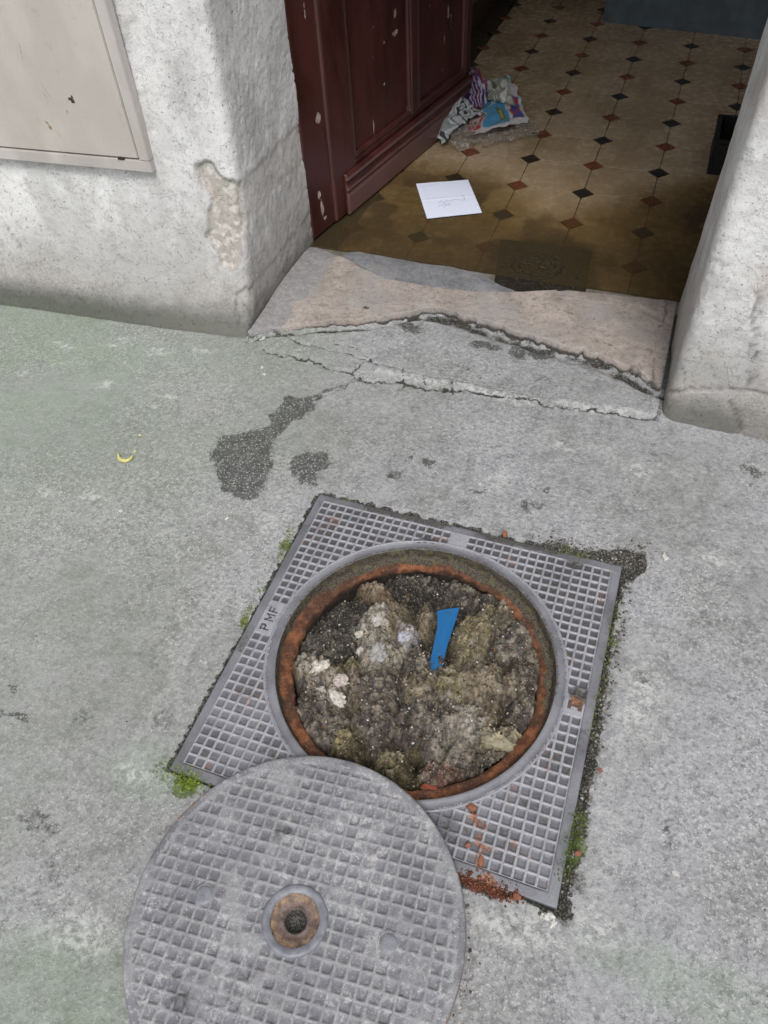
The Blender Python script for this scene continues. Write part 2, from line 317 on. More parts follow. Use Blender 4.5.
def addp(L, soft=.02): return ss(-soft, soft, poly_sd(Qw, pz(L)))
for L in ([(205, 455), (222, 438), (245, 433), (262, 426), (275, 413), (290, 395), (314, 393), (320, 402), (303, 415), (287, 430), (272, 445), (277, 465), (262, 492), (235, 502), (222, 490), (213, 470)],
          [(290, 466), (303, 452), (329, 450), (328, 468), (310, 486), (294, 482)], [(350, 382), (362, 377), (335, 392), (316, 400), (312, 396)]):
    stain = np.maximum(stain, addp(L, .012))
for u, v, a, b_, s in ((395, 474, .035, .02, .75), (430, 466, .022, .018, .95), (411, 460, .009, .009, 1), (482, 353, .06, .032, .95), (541, 358, .05, .036, 1.3), (412, 335, .05, .03, .8), (516, 358, .045, .034, .95),
                       (545, 489, .016, .012, .7), (14, 687, .02, .012, .8), (8, 713, .035, .015, .55), (22, 717, .03, .012, .8), (40, 822, .07, .025, .48), (60, 868, .06, .04, .36), (478, 492, .03, .012, .6), (530, 505, .035, .03, .5), (752, 470, .05, .018, .6), (655, 452, .07, .012, .45), (660, 462, .05, .012, .4),
                       (648, 764, .01, .01, .7), (672, 840, .01, .01, .7), (86, 716, .03, .03, .42), (164, 722, .03, .03, .42), (155, 505, .03, .02, .35), (640, 678, .032, .022, .50), (750, 487, .02, .012, .5), (540, 385, .06, .02, .4), (628, 572, .035, .03, .6)):
    stain = np.maximum(stain, ss(-.15, .5, blob(u, v, a, b_)) * s * 1.25)
# algae on the left
gm = fbm(Q, .35, 4, 21)
green = .85 * ss(-.45, -1.4, Q[:, 0] + (gm - .5) * 1.4) * ss(.3, .8, gm + .2) * (.35 + .65 * ss(-.1, .8, Q[:, 1]))
green = np.maximum(green, .75 * ss(0, .6, blob(60, 1000, .25, .15))); green = np.maximum(green, .6 * ss(0, .7, blob(150, 770, .14, .08)))
green = np.maximum(green, .5 * ss(0, .7, blob(700, 990, .3, .08)))
for u, v, a, b_ in ((60, 345, .08, .02), (105, 385, .05, .025), (120, 340, .03, .03), (160, 352, .07, .025), (200, 350, .04, .015), (25, 372, .06, .015), (60, 362, .06, .012), (110, 345, .04, .012), (165, 397, .04, .025), (155, 410, .02, .012),
                    (90, 495, .05, .03), (45, 490, .05, .02), (560, 445, .05, .03), (495, 480, .05, .03), (300, 530, .05, .05), (640, 470, .06, .03), (720, 560, .09, .03), (250, 620, .05, .05), (640, 700, .06, .15), (520, 930, .12, .05), (80, 930, .1, .06), (600, 930, .08, .04), (210, 350, .05, .01), (270, 520, .06, .04), (130, 770, .06, .03)):
    pale = np.maximum(pale, ss(-.1, .7, blob(u, v, a, b_)) * .8)
for L, wd in (([(130, 760), (235, 560)], .03), ([(590, 900), (640, 640)], .06), ([(330, 400), (560, 440), (700, 480)], .07)):
    pale = np.maximum(pale, .28 * ss(wd, 0, seg_dist(Qw, pz(L))))
# the concrete slope up to the doorstep
SF = pz([(250, 329), (266, 327), (330, 323), (365, 322), (400, 316), (425, 309), (450, 313), (480, 322), (520, 334), (560, 346), (600, 357), (625, 368), (645, 378), (664, 386)], .045)   # broken front edge of the stone
SFx, SFy = SF[:, 0], SF[:, 1]
front = np.interp(Q[:, 0], SFx, SFy) + (fbm(np.stack([Q[:, 0], 0 * Q[:, 0]], 1), .03, 3, 77) - .5) * .012
LA_ = pz([(250, 340), (262, 349), (310, 361), (350, 374), (372, 381), (400, 381), (430, 387), (470, 391), (520, 398), (565, 406), (660, 417)], .008); yA = np.interp(Q[:, 0], LA_[:, 0], LA_[:, 1])
door_in = ss(-.985, -.90, Q[:, 0]) * ss(.50, .44, Q[:, 0])
h = h * (1 - .5 * door_in * (Q[:, 1] > .95)) + door_in * (ss(-.004, .006, Q[:, 1] - yA + (w3 * .03)) * .011 + np.clip((Q[:, 1] - yA) / .2, 0, 1) * .016 + (fbm(Q, .09, 3, 27) - .5) * .008 * (Q[:, 1] > yA))
CR = [([(262, 349), (310, 361), (350, 374), (372, 381), (400, 381), (430, 387), (470, 391), (520, 398), (565, 406), (655, 418)], .006, .010),
      ([(262, 326), (300, 345), (345, 356), (372, 364), (395, 370), (430, 378), (470, 383), (500, 391), (535, 398)], .0045, .008),
      ([(350, 374), (362, 366), (372, 362)], .006, .010), ([(404, 370), (404, 384), (398, 388)], .004, .008), ([(424, 377), (427, 390)], .004, .008), ([(450, 381), (452, 393)], .003, .006),
      ([(352, 376), (345, 386), (325, 394), (300, 400)], .004, .006), ([(493, 388), (470, 372), (455, 366)], .002, .002), ([(372, 362), (352, 350), (330, 345)], .003, .004)]
for L, wd, dp in CR:
    d = seg_dist(Q + np.stack([w1, w2], 1) * .022, pz(L, .008)); k = ss(wd, wd * .25, d * (.75 + fbm(Q, .04, 2, 31) * .6)); h -= k * dp * .8; soil = np.maximum(soil, k * (.35 + .8 * fbm(Q, .03, 3, 53)))
lift = ss(.03, .004, seg_dist(Q, pz([(380, 372), (430, 382), (470, 388), (535, 402)], .008))); h += lift * .009; pale = np.maximum(pale, lift * .8)
lift = ss(.03, .004, seg_dist(Q, pz([(560, 404), (600, 410), (640, 414)], .004))); h += lift * .004; pale = np.maximum(pale, lift * .6)
gap = ss(.013 + .007 * ss(-.7, -.3, Q[:, 0]) + .045 * ss(-.5, -.2, Q[:, 0]) * ss(.42, .2, Q[:, 0]) * fbm(Q, .07, 3, 29), .004, np.abs(Q[:, 1] - front + .014)) * door_in; h -= gap * .014; soil = np.maximum(soil, gap * np.clip(1.5 * fbm(Q, .045, 4, 35) - .12, 0, 1))
soil = np.maximum(soil, .55 * ss(.016, .0, np.abs(np.hypot(0, np.minimum(abs(Q[:, 0] + .95), abs(Q[:, 0] - .445))))) * (Q[:, 1] > 1.0))
# foot of the facade
wl = np.interp(Q[:, 0], [-2.3, -.944, .453, 1.5], [.93, 1.025, 1.023, .985]); sidew = (Q[:, 0] < -.93) | (Q[:, 0] > .44)
soil = np.maximum(soil, .42 * ss(.022, .0, wl - Q[:, 1]) * sidew)
# joint round the manhole frame
dm = np.maximum(abs(Q[:, 0]), abs(Q[:, 1])) - .425; jn = fbm(Q, .03, 4, 41)
ang = np.arctan2(Q[:, 1], Q[:, 0])
jw = .003 + .010 * np.clip(jn - .35, 0, 1)
jw += .016 * ss(.36, .44, Q[:, 0]) * ss(.5, -.4, Q[:, 1]) * (jn + .2) + .028 * ss(.15, .45, Q[:, 0]) * ss(.38, .44, Q[:, 1]) * (.4 + jn)
jw += .034 * np.clip(1 - np.hypot(Q[:, 0] - .445, Q[:, 1] - .44) / .09, 0, 1) + .016 * ss(.37, .42, -Q[:, 1]) * ss(.12, .2, Q[:, 0]) * ss(.36, .3, Q[:, 0])
k = ss(jw + .004, jw * .3, dm); h = h * (1 - ss(.02, 0, dm)) - k * (.007 + .005 * jn) + ss(.03, .012, dm) * ss(.0, .012, dm) * .001
soil = np.maximum(soil, ss(jw * 1.5 + .006, jw * .9, dm + (fbm(Q, .012, 2, 5) - .5) * .014) * .95)
soil = np.maximum(soil, .62 * ss(.075, .01, dm) * ss(.36, .46, Q[:, 0]) * ss(.35, -.1, Q[:, 1]) * ss(.42, .62, fbm(Q, .05, 4, 61)))
h = np.where(dm < .0015, -.016, h)
def near_pt(u, v, r): return ss(r, r * .3, np.hypot(*(Q - onz(u, v)[:2]).T))
for u, v, r, s in ((570, 845, .055, .85), (577, 820, .03, .7), (185, 785, .05, .8), (165, 768, .06, .5), (285, 545, .04, .6), (262, 590, .03, .5), (244, 622, .025, .75), (347, 498, .015, .6), (612, 640, .035, .6), (600, 700, .03, .5), (622, 600, .04, .4)):
    moss = np.maximum(moss, near_pt(u, v, r) * s)
for u, v, r in ((475, 881, .035), (495, 888, .03), (515, 895, .02), (462, 877, .02), (600, 770, .012), (586, 720, .02)): rust = np.maximum(rust, near_pt(u, v, r) * .8)
for u, v, r in ((575, 880, .05), (585, 800, .04), (590, 740, .045), (605, 690, .04), (628, 590, .03), (612, 560, .05), (640, 556, .035), (560, 545, .05), (530, 537, .03), (440, 905, .05), (445, 960, .05)):
    soil = np.maximum(soil, near_pt(u, v, r) * .5)
Z = np.zeros(N0); Z[idx] = h
fade = np.clip(np.minimum.reduce([P[:, 0] + 2.3, 1.5 - P[:, 0], P[:, 1] + 1.2, 1.6 - P[:, 1]]) / .1, 0, 1); Z *= np.where(near, fade, 1)
Z_G = Z
ma = np.zeros((N0, 3)); mb = np.zeros((N0, 3)); ma[idx] = np.stack([stain, green, pale], 1); mb[idx] = np.stack([soil, moss, rust], 1)
Fg = grid_faces(len(GX), len(GY)); ctr = P[Fg].mean(1); keep = ~((abs(ctr[:, 0]) < .405) & (abs(ctr[:, 1]) < .405))
V, Fg, cc = compact(np.c_[P, Z], Fg[keep], {'ma': ma, 'mb': mb})
pav = mesh_obj('pavement', V, Fg, MP, smooth=True, cols=cc); tag(pav, kind='structure')

# ---------------------------------------------------------------- building: two piers, the wall above, the hall behind
bld = empty('old_building', (-.95, 1.1, 0), 'old whitewashed building with a stone doorstep and an open doorway onto the pavement', 'building')
def pier(path, zs, corner_pts, batter, nm, spall=None, mirror=False):
    pts = np.array(path); seg = np.hypot(*np.diff(pts, axis=0).T); s = np.r_[0, np.cumsum(seg)]
    S_ = []
    for a, b, st in corner_pts: S_ += list(np.arange(a, b, st))
    S_.append(corner_pts[-1][1]); S_ = np.array(sorted(S_)); S_ = S_[np.r_[True, np.diff(S_) > .0035]]
    px = np.interp(S_, s, pts[:, 0]); py = np.interp(S_, s, pts[:, 1])
    k = 5; ker = np.ones(2 * k + 1) / (2 * k + 1)          # round the arrises a little
    qx = np.convolve(np.pad(px, k, mode='edge'), ker, 'valid'); qy = np.convolve(np.pad(py, k, mode='edge'), ker, 'valid')
    tx, ty = np.gradient(qx), np.gradient(qy); L = np.hypot(tx, ty) + 1e-9; nx, ny = ty / L, -tx / L
    XX, ZZ = np.meshgrid(S_, zs); n = XX.size
    BX = np.tile(qx, (len(zs), 1)); BY = np.tile(qy, (len(zs), 1)); NX = np.tile(nx, (len(zs), 1)); NY = np.tile(ny, (len(zs), 1))
    V = np.stack([BX, BY, ZZ], -1).reshape(-1, 3); Nn = np.stack([NX, NY, 0 * NX], -1).reshape(-1, 3)
    V = batter(V, Nn)
    d = (fbm(V, .35, 3, 101) - .5) * .012 + (fbm(V, .05, 4, 103) - .5) * .0035 + np.where(fbm(V, .012, 2, 107) > .70, -.002, 0)
    m = np.zeros((n, 3))
    for fn in (spall or []):
        dd, mm = fn(V, Nn); d = d + dd; m = np.maximum(m, mm)
    amp = np.clip((V[:, 2] + .03) / .03, 0, 1)
    V = V + Nn * (d * np.where(V[:, 2] < 1.25, 1, .4))[:, None]
    m[:, 1] = np.maximum(m[:, 1], 1.0 if not mirror else .55)
    return mesh_obj(nm, V - np.array(bld.location), grid_faces(len(S_), len(zs)), MW, bld, smooth=True, cols={'ma': m})
ZS = np.r_[-.06, np.arange(-.02, 1.25, .0075), np.arange(1.3, 2.45, .1)]
def spall_fn(front_pts, y0, slope, depth, col, edge=.006):
    P2 = np.array(front_pts)
    def f(V, Nn):
        face = ss(.2, .6, -Nn[:, 1] + .35)
        w = np.stack([fbm(V, .03, 3, 201), fbm(V, .03, 3, 207)], 1) - .5
        sd_ = poly_sd(np.stack([V[:, 0], V[:, 2]], 1) + w * .03, P2); k = ss(-edge * .3, edge, sd_) * face
        mm = np.zeros((len(V), 3)); mm[:, col] = k; rim = ss(edge * 1.3, 0, abs(sd_)) * face; mm[:, 2] = rim * .35  # dark rim in the colour stands for the patch's edge shadow
        return -k * depth * (.7 + .6 * fbm(V, .02, 3, 209)), mm
    return f
def wallpt(u, v, y):
    d = R.T @ np.array([(u - 384) / F, (v - 512) / F, 1]); t = (y - CAM[1]) / d[1]; q = CAM + t * d; return (q[0], q[2])
def onwall(L, y): return [wallpt(u, v, y) for u, v in L]
def batL(V, Nn):
    z = np.clip(V[:, 2], 0, 1.1); frontness = ss(1.7, 1.25, V[:, 1]) * (V[:, 0] < -.9)
    sh = .105 * (1 - np.exp(-z / .22)) + .03 * z; V = V.copy(); fr = np.clip(-Nn[:, 1], 0, 1)
    y0 = V[:, 1].copy(); V[:, 1] += sh * (1 - ss(1.04, 1.62, y0)); V[:, 1] += .10 * z * ss(1.3, 1.6, y0)
    V[:, 0] -= .022 * np.clip(V[:, 2], 0, .1) / .1 * 0
    return V
lp = [(-4.2, .80), (-1.97, .955), (-.955, 1.025), (-.947, 1.035), (-.947, 1.655), (-1.35, 1.66)]
l1 = math.hypot(2.23, .155); l2 = l1 + math.hypot(1.015, .07); l3 = l2 + .0128; l4 = l3 + .62; l5 = l4 + .403
sp1 = spall_fn(onwall([(196, 165), (205, 160), (216, 168), (226, 182), (236, 190), (244, 205), (244, 262), (238, 268), (226, 262), (222, 248), (210, 235), (208, 212), (212, 198), (200, 184)], 1.125), 0, 0, .010, 0)
sp2 = spall_fn(onwall([(232, 298), (240, 294), (252, 298), (252, 322), (240, 325), (233, 312)], 1.05), 0, 0, .006, 1)
def scratch(L, y, w=.004, dp=.003):
    Pw = np.array(onwall(L, y))
    def f(V, Nn):
        sd_ = seg_dist(np.stack([V[:, 0], V[:, 2]], 1), Pw) + (fbm(V, .02, 3, 71) - .5) * .008; k = ss(w, w * .2, sd_) * (Nn[:, 1] < -.3)
        mm = np.zeros((len(V), 3)); mm[:, 2] = k * .6; return -k * dp, mm
    return f
pier(lp, ZS, [(0, l1, .12), (l1, l2 - .25, .010), (l2 - .25, l3 + .08, .006), (l3 + .08, l4 + .05, .010), (l4 + .05, l5, .06)], batL, 'wall',
     [sp1, sp2, scratch([(12, 218), (30, 240)], 1.09), scratch([(38, 75), (55, 105)], 1.1, .002, .001)])
def batR(V, Nn):
    z = np.clip(V[:, 2], 0, 1.1); V = V.copy(); V[:, 1] += .022 * (1 - np.exp(-z / .15)) * (V[:, 1] < 1.3); V[:, 0] += .018 * z * (V[:, 1] > 1.4) + .004 * z; return V
rp = [(1.2, 1.62), (.440, 1.60), (.443, 1.50), (.453, 1.035), (.463, 1.023), (1.3, .995), (3.6, .9)]
sr = np.r_[0, np.cumsum(np.hypot(*np.diff(np.array(rp), axis=0).T))]
sp3 = spall_fn(onwall([(663, 398), (680, 387), (722, 388), (738, 398), (742, 420), (735, 432), (700, 425), (663, 415)], 1.04), 0, 0, -.005, 1, .004)
sp4 = spall_fn(onwall([(758, 290), (768, 285), (790, 290), (790, 330), (772, 340), (760, 372), (748, 385), (752, 350), (762, 320)], 1.04), 0, 0, -.004, 1, .003)
pier(rp, ZS, [(0, sr[1] - .05, .06), (sr[1] - .05, sr[3] - .05, .012), (sr[3] - .05, sr[4] + .12, .006), (sr[4] + .12, sr[5], .010), (sr[5], sr[6], .12)], batR, 'wall', [sp3, sp4,
     scratch([(668, 362), (685, 372), (684, 388)], 1.04, .003, .002), scratch([(662, 395), (690, 387), (745, 388), (768, 392)], 1.04, .005, .004), scratch([(748, 385), (757, 352), (752, 320), (758, 292), (768, 286)], 1.04, .005, .004), scratch([(730, 398), (738, 412), (742, 425)], 1.04, .009, .004)], mirror=True)
flatw = flat('painted_render', (.55, .55, .54), .85, bd=.002); hallw = flat('hall_plaster', (.78, .70, .60), .8, var=.15, sc=8, bd=.002); ceil = flat('ceiling_paint', (.6, .57, .52), .85, var=.1, sc=5); skirt = flat('dark_skirting', (.05, .032, .022), .5, var=.3, sc=14); blue = flat('blue_grey_gloss_paint', (.14, .185, .225), .45, var=.18, sc=12)
def part(nm, a, b, mm, par=bld, bev=0): return child(nm, *box(a, b, bev), mm, par)
part('wall', (-4.2, 1.10, 2.405), (3.6, 1.66, 5.2), flatw); part('ceiling', (-1.3, 1.662, 2.7), (1.3, 6.4, 2.8), ceil)
part('wall', (-1.15, 1.672, -.05), (-1.0, 6.4, 2.698), hallw); part('wall', (.95, 1.632, -.05), (1.1, 2.1, 2.698), hallw); part('wall', (.95, 2.102, -.05), (1.1, 4.1, 1.0), hallw); part('wall', (.95, 4.102, -.05), (1.1, 6.4, 2.698), hallw); part('wall', (.95, 2.102, 2.45), (1.1, 4.1, 2.698), hallw); part('wall', (-1.148, 6.402, -.05), (1.098, 6.55, 2.698), hallw)  # middle of the unseen right wall left open, added to daylight the hall
part('skirting', (-.998, 3.15, .02), (-.955, 6.38, .19), skirt)
# blue-grey painted partition across the back right of the hall
a, b_ = onz(603, 20, .05), onz(752, 37, .05); dirv = (b_ - a) / np.linalg.norm(b_ - a); nrm = np.array([-dirv[1], dirv[0], 0])
e = a + dirv * 1.25; V = [a, e, e + nrm * .12, a + nrm * .12]; V = np.array([[q[0], q[1], z] for z in (.02, 1.15) for q in V]); FB = [(3, 2, 1, 0), (4, 5, 6, 7), (0, 1, 5, 4), (1, 2, 6, 5), (2, 3, 7, 6), (3, 0, 4, 7)]
child('partition', V, FB, blue, bld)
# ---------------------------------------------------------------- doorstep stone, grey slab behind it
def strip_slab(nm, xs, yf, yb, ztop, thick, m, nt, coln, par=None):
    nx = len(xs); T = np.r_[0, .012, np.linspace(.03, .97, nt), .988, 1]; VV = []; 
    chip = np.floor(worley(np.stack([xs, 0 * xs + 3.3], 1), .035, 17)[2] * 4) / 4; yf = yf + (chip - .4) * .012 * (thick > .055) + (fbm(np.stack([xs, 0 * xs], 1), .02, 4, 77) - .5) * (.016 if thick > .055 else .004) + (fbm(np.stack([xs, 0 * xs], 1), .06, 3, 87) - .5) * (.02 if thick > .055 else .004); yb = yb + (fbm(np.stack([xs, 0 * xs + 5], 1), .05, 3, 79) - .5) * .006
    XX = np.tile(xs, (len(T), 1)); YY = yf + (yb - yf) * T[:, None]
    Pq = np.stack([XX.ravel(), YY.ravel()], 1); zz = ztop(Pq) - .003 * (ss(.014, 0, np.minimum(T, 1 - T)))[:, None].repeat(nx, 1).ravel()
    V = np.c_[Pq, zz]; F1 = grid_faces(nx, len(T)); nV = len(V)
    fr = V[:nx].copy(); fr[:, 2] -= thick; fr[:, 1] += .004; mid_ = V[:nx].copy(); mid_[:, 2] -= thick * .5; mid_[:, 1] += (fbm(mid_[:, :2] + 3, .015, 3, 5)) * .012
    bk = V[-nx:].copy(); bk[:, 2] -= thick
    V = np.vstack([V, mid_, fr, bk]); i = np.arange(nx - 1)
    fa = np.stack([nV + i, nV + i + 1, i + 1, i], 1); fb = np.stack([nV + nx + i, nV + nx + i + 1, nV + i + 1, nV + i], 1); l = (len(T) - 1) * nx; fc = np.stack([l + i, l + i + 1, nV + 2 * nx + i + 1, nV + 2 * nx + i], 1)
    F1 = np.vstack([F1, fa, fb, fc]); c = coln(V)
    V = V - (np.array(par.location) if par is not None else 0)
    return mesh_obj(nm, V, F1, m, par, smooth=True, cols={'ma': c})
xs = np.arange(-.945, .4405, .006); yf = np.interp(xs, SFx, SFy)
bkp = pz([(306, 244), (318, 245), (330, 250), (342, 256), (362, 267), (386, 279), (430, 286), (470, 292), (500, 292), (540, 291), (570, 288), (600, 291), (640, 294), (680, 299)], .055); yb = np.interp(xs, bkp[:, 0], bkp[:, 1])
def stz(Pq): return .057 - .010 * ss(.07, .0, np.interp(Pq[:, 0], xs, yb) - Pq[:, 1]) * np.maximum(ss(.0, .05, Pq[:, 0]), ss(-.78, -.84, Pq[:, 0])) + (fbm(Pq, .10, 4, 301) - .5) * .007 + (fbm(Pq, .02, 3, 305) - .5) * .003 - .008 * ss(.30, .36, Pq[:, 0]) * ss(.02, 0, abs(Pq[:, 1] - 1.5 + (Pq[:, 0] - .32) * .6)) - .022 * ss(-.68, -.90, Pq[:, 0]) * ss(1.35, 1.05, Pq[:, 1]) - .010 * ss(.30, .42, Pq[:, 0]) * ss(1.3, 1.15, Pq[:, 1])
def stc(V):
    Pq = V[:, :2]; w = (fbm(Pq, .06, 3, 311) - .5) * .12; lin = onz(262, 326, .05), onz(345, 245, .05)
    g = ss(.02, -.06, (Pq[:, 0] + .80) - (Pq[:, 1] - 1.3) * .12 + w); g = np.maximum(g, .8 * ss(.36, .42, Pq[:, 0] + w) * ss(1.35, 1.5, Pq[:, 1]))
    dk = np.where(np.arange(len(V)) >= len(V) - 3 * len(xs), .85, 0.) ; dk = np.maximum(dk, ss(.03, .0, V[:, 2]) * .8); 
    for L, wd in (([(560, 310), (590, 322), (606, 312)], .018), ([(600, 345), (628, 330)], .006), ([(603, 300), (612, 330)], .008), ([(606, 345), (640, 375), (664, 385)], .012), ([(664, 300), (652, 395)], .02), ([(262, 326), (320, 325), (410, 318)], .008)):
        dk = np.maximum(dk, .62 * ss(.35, .6, fbm(Pq, .025, 3, 321)) * ss(wd, 0, seg_dist(Pq + w[:, None] * .35, pz(L, .053))))
    dk = np.maximum(dk, ss(.016, .01, np.hypot(*((Pq - onz(366, 309, .053)[:2]) * np.array([1, 1.5])).T + w * .05)))
    return np.stack([g, dk, 0 * g], 1)
step = empty('doorstep', (-.25, 1.4, 0), 'worn pinkish stone doorstep with a broken front edge, between the two white piers', 'doorstep')
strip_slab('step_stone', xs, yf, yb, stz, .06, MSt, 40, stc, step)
xs2 = np.arange(onz(342, 256, .052)[0], .03, .008); yf2 = np.interp(xs2, bkp[:, 0], bkp[:, 1]) + .002
b2 = pz([(341, 256), (348, 251), (358, 250.5), (380, 254), (402, 258), (420, 262), (450, 265), (480, 272), (500, 284), (520, 291)], .05); yb2 = np.maximum(np.interp(xs2, b2[:, 0], b2[:, 1]), yf2 + .012)
MGr = mat_stone('grey_slate_slab', (.17, .175, .19), (.23, .235, .25), (.10, .10, .11))
strip_slab('slab', xs2, yf2, yb2, lambda q: .0535 - .008 * ss(.05, 0, np.interp(q[:, 0], xs2, yb2) - q[:, 1]) + (fbm(q, .1, 3, 401) - .5) * .004, .05, MGr, 16, lambda V: np.stack([0 * V[:, 0], .5 * ss(.01, 0, abs(V[:, 0] + .26)), 0 * V[:, 0]], 1), step)
part('rubble_bed', (-.942, 1.36, -.03), (.438, 1.60, .0425), flat('mortar_bed', (.15, .135, .11), .9, sc=30, bd=.004), step)

# ---------------------------------------------------------------- hall floor with octagon tiles and inset diamonds
base = mesh_obj('hall_floor', *box((-1.06, 1.56, -.05), (1.03, 6.4, .031)), flat('floor_joint_mortar', (.045, .035, .026), .8)); tag(base, kind='structure')
MT = mat_tile('beige_floor_tile', (.48, .375, .25), (.60, .48, .335), (.24, .155, .07)); MK = mat_tile('black_inset_tile', (.02, .018, .017), (.035, .03, .027), (.03, .022, .014)); MRd = mat_tile('red_inset_tile', (.20, .055, .03), (.27, .075, .04), (.12, .05, .025))
PX, PY, CUT = .277, .2560, .044; g_ = .0017
def prism(L, z0, z1, bev=.0006):
    L = np.array(L); n = len(L); c = L.mean(0); in_ = c + (L - c) * (1 - bev / np.hypot(*(L - c).T))[:, None]
    V = np.vstack([np.c_[L, np.full(n, z0)], np.c_[L, np.full(n, z1 - bev)], np.c_[in_, np.full(n, z1)]])
    Fc = [[i, (i + 1) % n, n + (i + 1) % n, n + i] for i in range(n)] + [[n + i, n + (i + 1) % n, 2 * n + (i + 1) % n, 2 * n + i] for i in range(n)] + [list(range(2 * n, 3 * n))]
    return V, Fc
hx, hy, cu = PX / 2 - g_, PY / 2 - g_, CUT + g_
oct_ = [(hx, -hy + cu), (hx, hy - cu), (hx - cu, hy), (-hx + cu, hy), (-hx, hy - cu), (-hx, -hy + cu), (-hx + cu, -hy), (hx - cu, -hy)]
c2 = CUT - g_; dia = [(c2, 0), (0, c2), (-c2, 0), (0, -c2)]
tmesh = mesh_obj('tile', *prism(oct_, -.006, .006), MT, base); COL.objects.unlink(tmesh)
kmesh = mesh_obj('inset_tile', *prism(dia, -.006, .006), MK, base); rmesh = mesh_obj('inset_tile', *prism(dia, -.006, .006), MRd, base); COL.objects.unlink(kmesh); COL.objects.unlink(rmesh)
for j in range(-2, 17):
    for i in range(-3, 4):
        x, y = -.009 + i * PX, 2.026 + j * PY
        if -3 <= i < 3:
            o = tmesh.copy(); COL.objects.link(o); o.parent = base; o.location = (x + PX / 2, y + PY / 2, .035 + random.uniform(-.0007, .0007)); o.rotation_euler = (random.uniform(-.003, .003), random.uniform(-.003, .003), random.uniform(-.004, .004))
        o = (rmesh if (i + j) % 2 == 0 else kmesh).copy(); COL.objects.link(o); o.parent = base; o.location = (x, y, .0352 + random.uniform(-.0005, .0005)); o.rotation_euler = (0, 0, random.uniform(-.03, .03))
# dirty water lying on the tiles by the step
def sheet_grid(xs, ys): 
    X, Y = np.meshgrid(xs, ys); return np.stack([X.ravel(), Y.ravel()], 1), grid_faces(len(xs), len(ys))
Pq, Fq = sheet_grid(np.arange(-.98, .9, .012), np.arange(1.585, 2.75, .012)); w = np.stack([fbm(Pq, .14, 4, 501), fbm(Pq, .14, 4, 507)], 1) - .5; Pw_ = Pq + w * .16
edge = ss(2.52, 2.12, Pw_[:, 1] + .30 * np.exp(-((Pw_[:, 0] + .1) / .22) ** 2) - .25 * ss(.25, .6, Pw_[:, 0])); 
dark = np.maximum.reduce([ss(-.02, .02, poly_sd(Pw_ * .35 + Pq * .65, pz([(523, 232), (530, 216), (541, 219), (549, 212), (556, 226), (570, 230), (578, 240), (600, 243), (592, 250), (525, 246)], .045))) * .75, .95 * ss(-.02, .02, poly_sd(Pw_ * .4 + Pq * .6, pz([(490, 236), (600, 246), (600, 296), (480, 290)], .045))),
      .36 * ss(.06, 0, seg_dist(Pw_, pz([(350, 222), (400, 214), (460, 220), (540, 215)], .045))), .30 * ss(.10, 0, seg_dist(Pw_, pz([(345, 212), (380, 185), (430, 145)], .045)))])
dark = dark * (.62 + .6 * fbm(Pq, .05, 4, 513)); dark = np.maximum(dark, (.62 * ss(2.12, 1.72, Pw_[:, 1]) * (.45 + .9 * fbm(Pq, .10, 4, 515)))); dark = np.maximum(dark, .7 * ss(.52, .64, fbm(Pq, .16, 5, 517)) * ss(2.5, 2.1, Pq[:, 1])); dark = np.clip(dark, 0, 1); mk = Pq[Fq].mean(1); ed = edge[Fq].mean(1); V, Fq, cc = compact(np.c_[Pq, np.full(len(Pq), .0432)], Fq[ed > .02], {'ma': np.stack([edge, dark, 0 * dark], 1)})
def mat_water():
    m = M('dirty_water', .06, 0, .5); A = m.sep(m.attr('ma')['Color']); t = m.t
    tr = m.n('ShaderNodeBsdfTransparent'); gl = m.n('ShaderNodeBsdfGlossy'); gl.inputs['Roughness'].default_value = .05; fr = m.n('ShaderNodeFresnel'); fr.inputs['IOR'].default_value = 1.33
    di = m.n('ShaderNodeBsdfDiffuse'); n = m.noise(7, 4)
    m.put(tr.inputs[0], m.mix(A[0], (1, 1, 1), m.mix(A[1], m.mix(m.ramp(n, .3, .7), (.78, .70, .50), (.93, .88, .72)), (.24, .20, .14))))
    m.put(di.inputs[0], (.13, .10, .055)); x1 = m.n('ShaderNodeMixShader'); m.put(x1.inputs[0], m.mul(A[0], .30)); t.links.new(tr.outputs[0], x1.inputs[1]); t.links.new(di.outputs[0], x1.inputs[2])
    x2 = m.n('ShaderNodeMixShader'); m.put(x2.inputs[0], m.mul(fr.outputs[0], A[0])); t.links.new(x1.outputs[0], x2.inputs[1]); t.links.new(gl.outputs[0], x2.inputs[2])
    out = [q for q in t.nodes if q.type == 'OUTPUT_MATERIAL'][0]; t.links.new(x2.outputs[0], out.inputs[0]); return m.m
tag(mesh_obj('puddle', V, Fq, mat_water(), smooth=True, cols=cc), kind='structure')
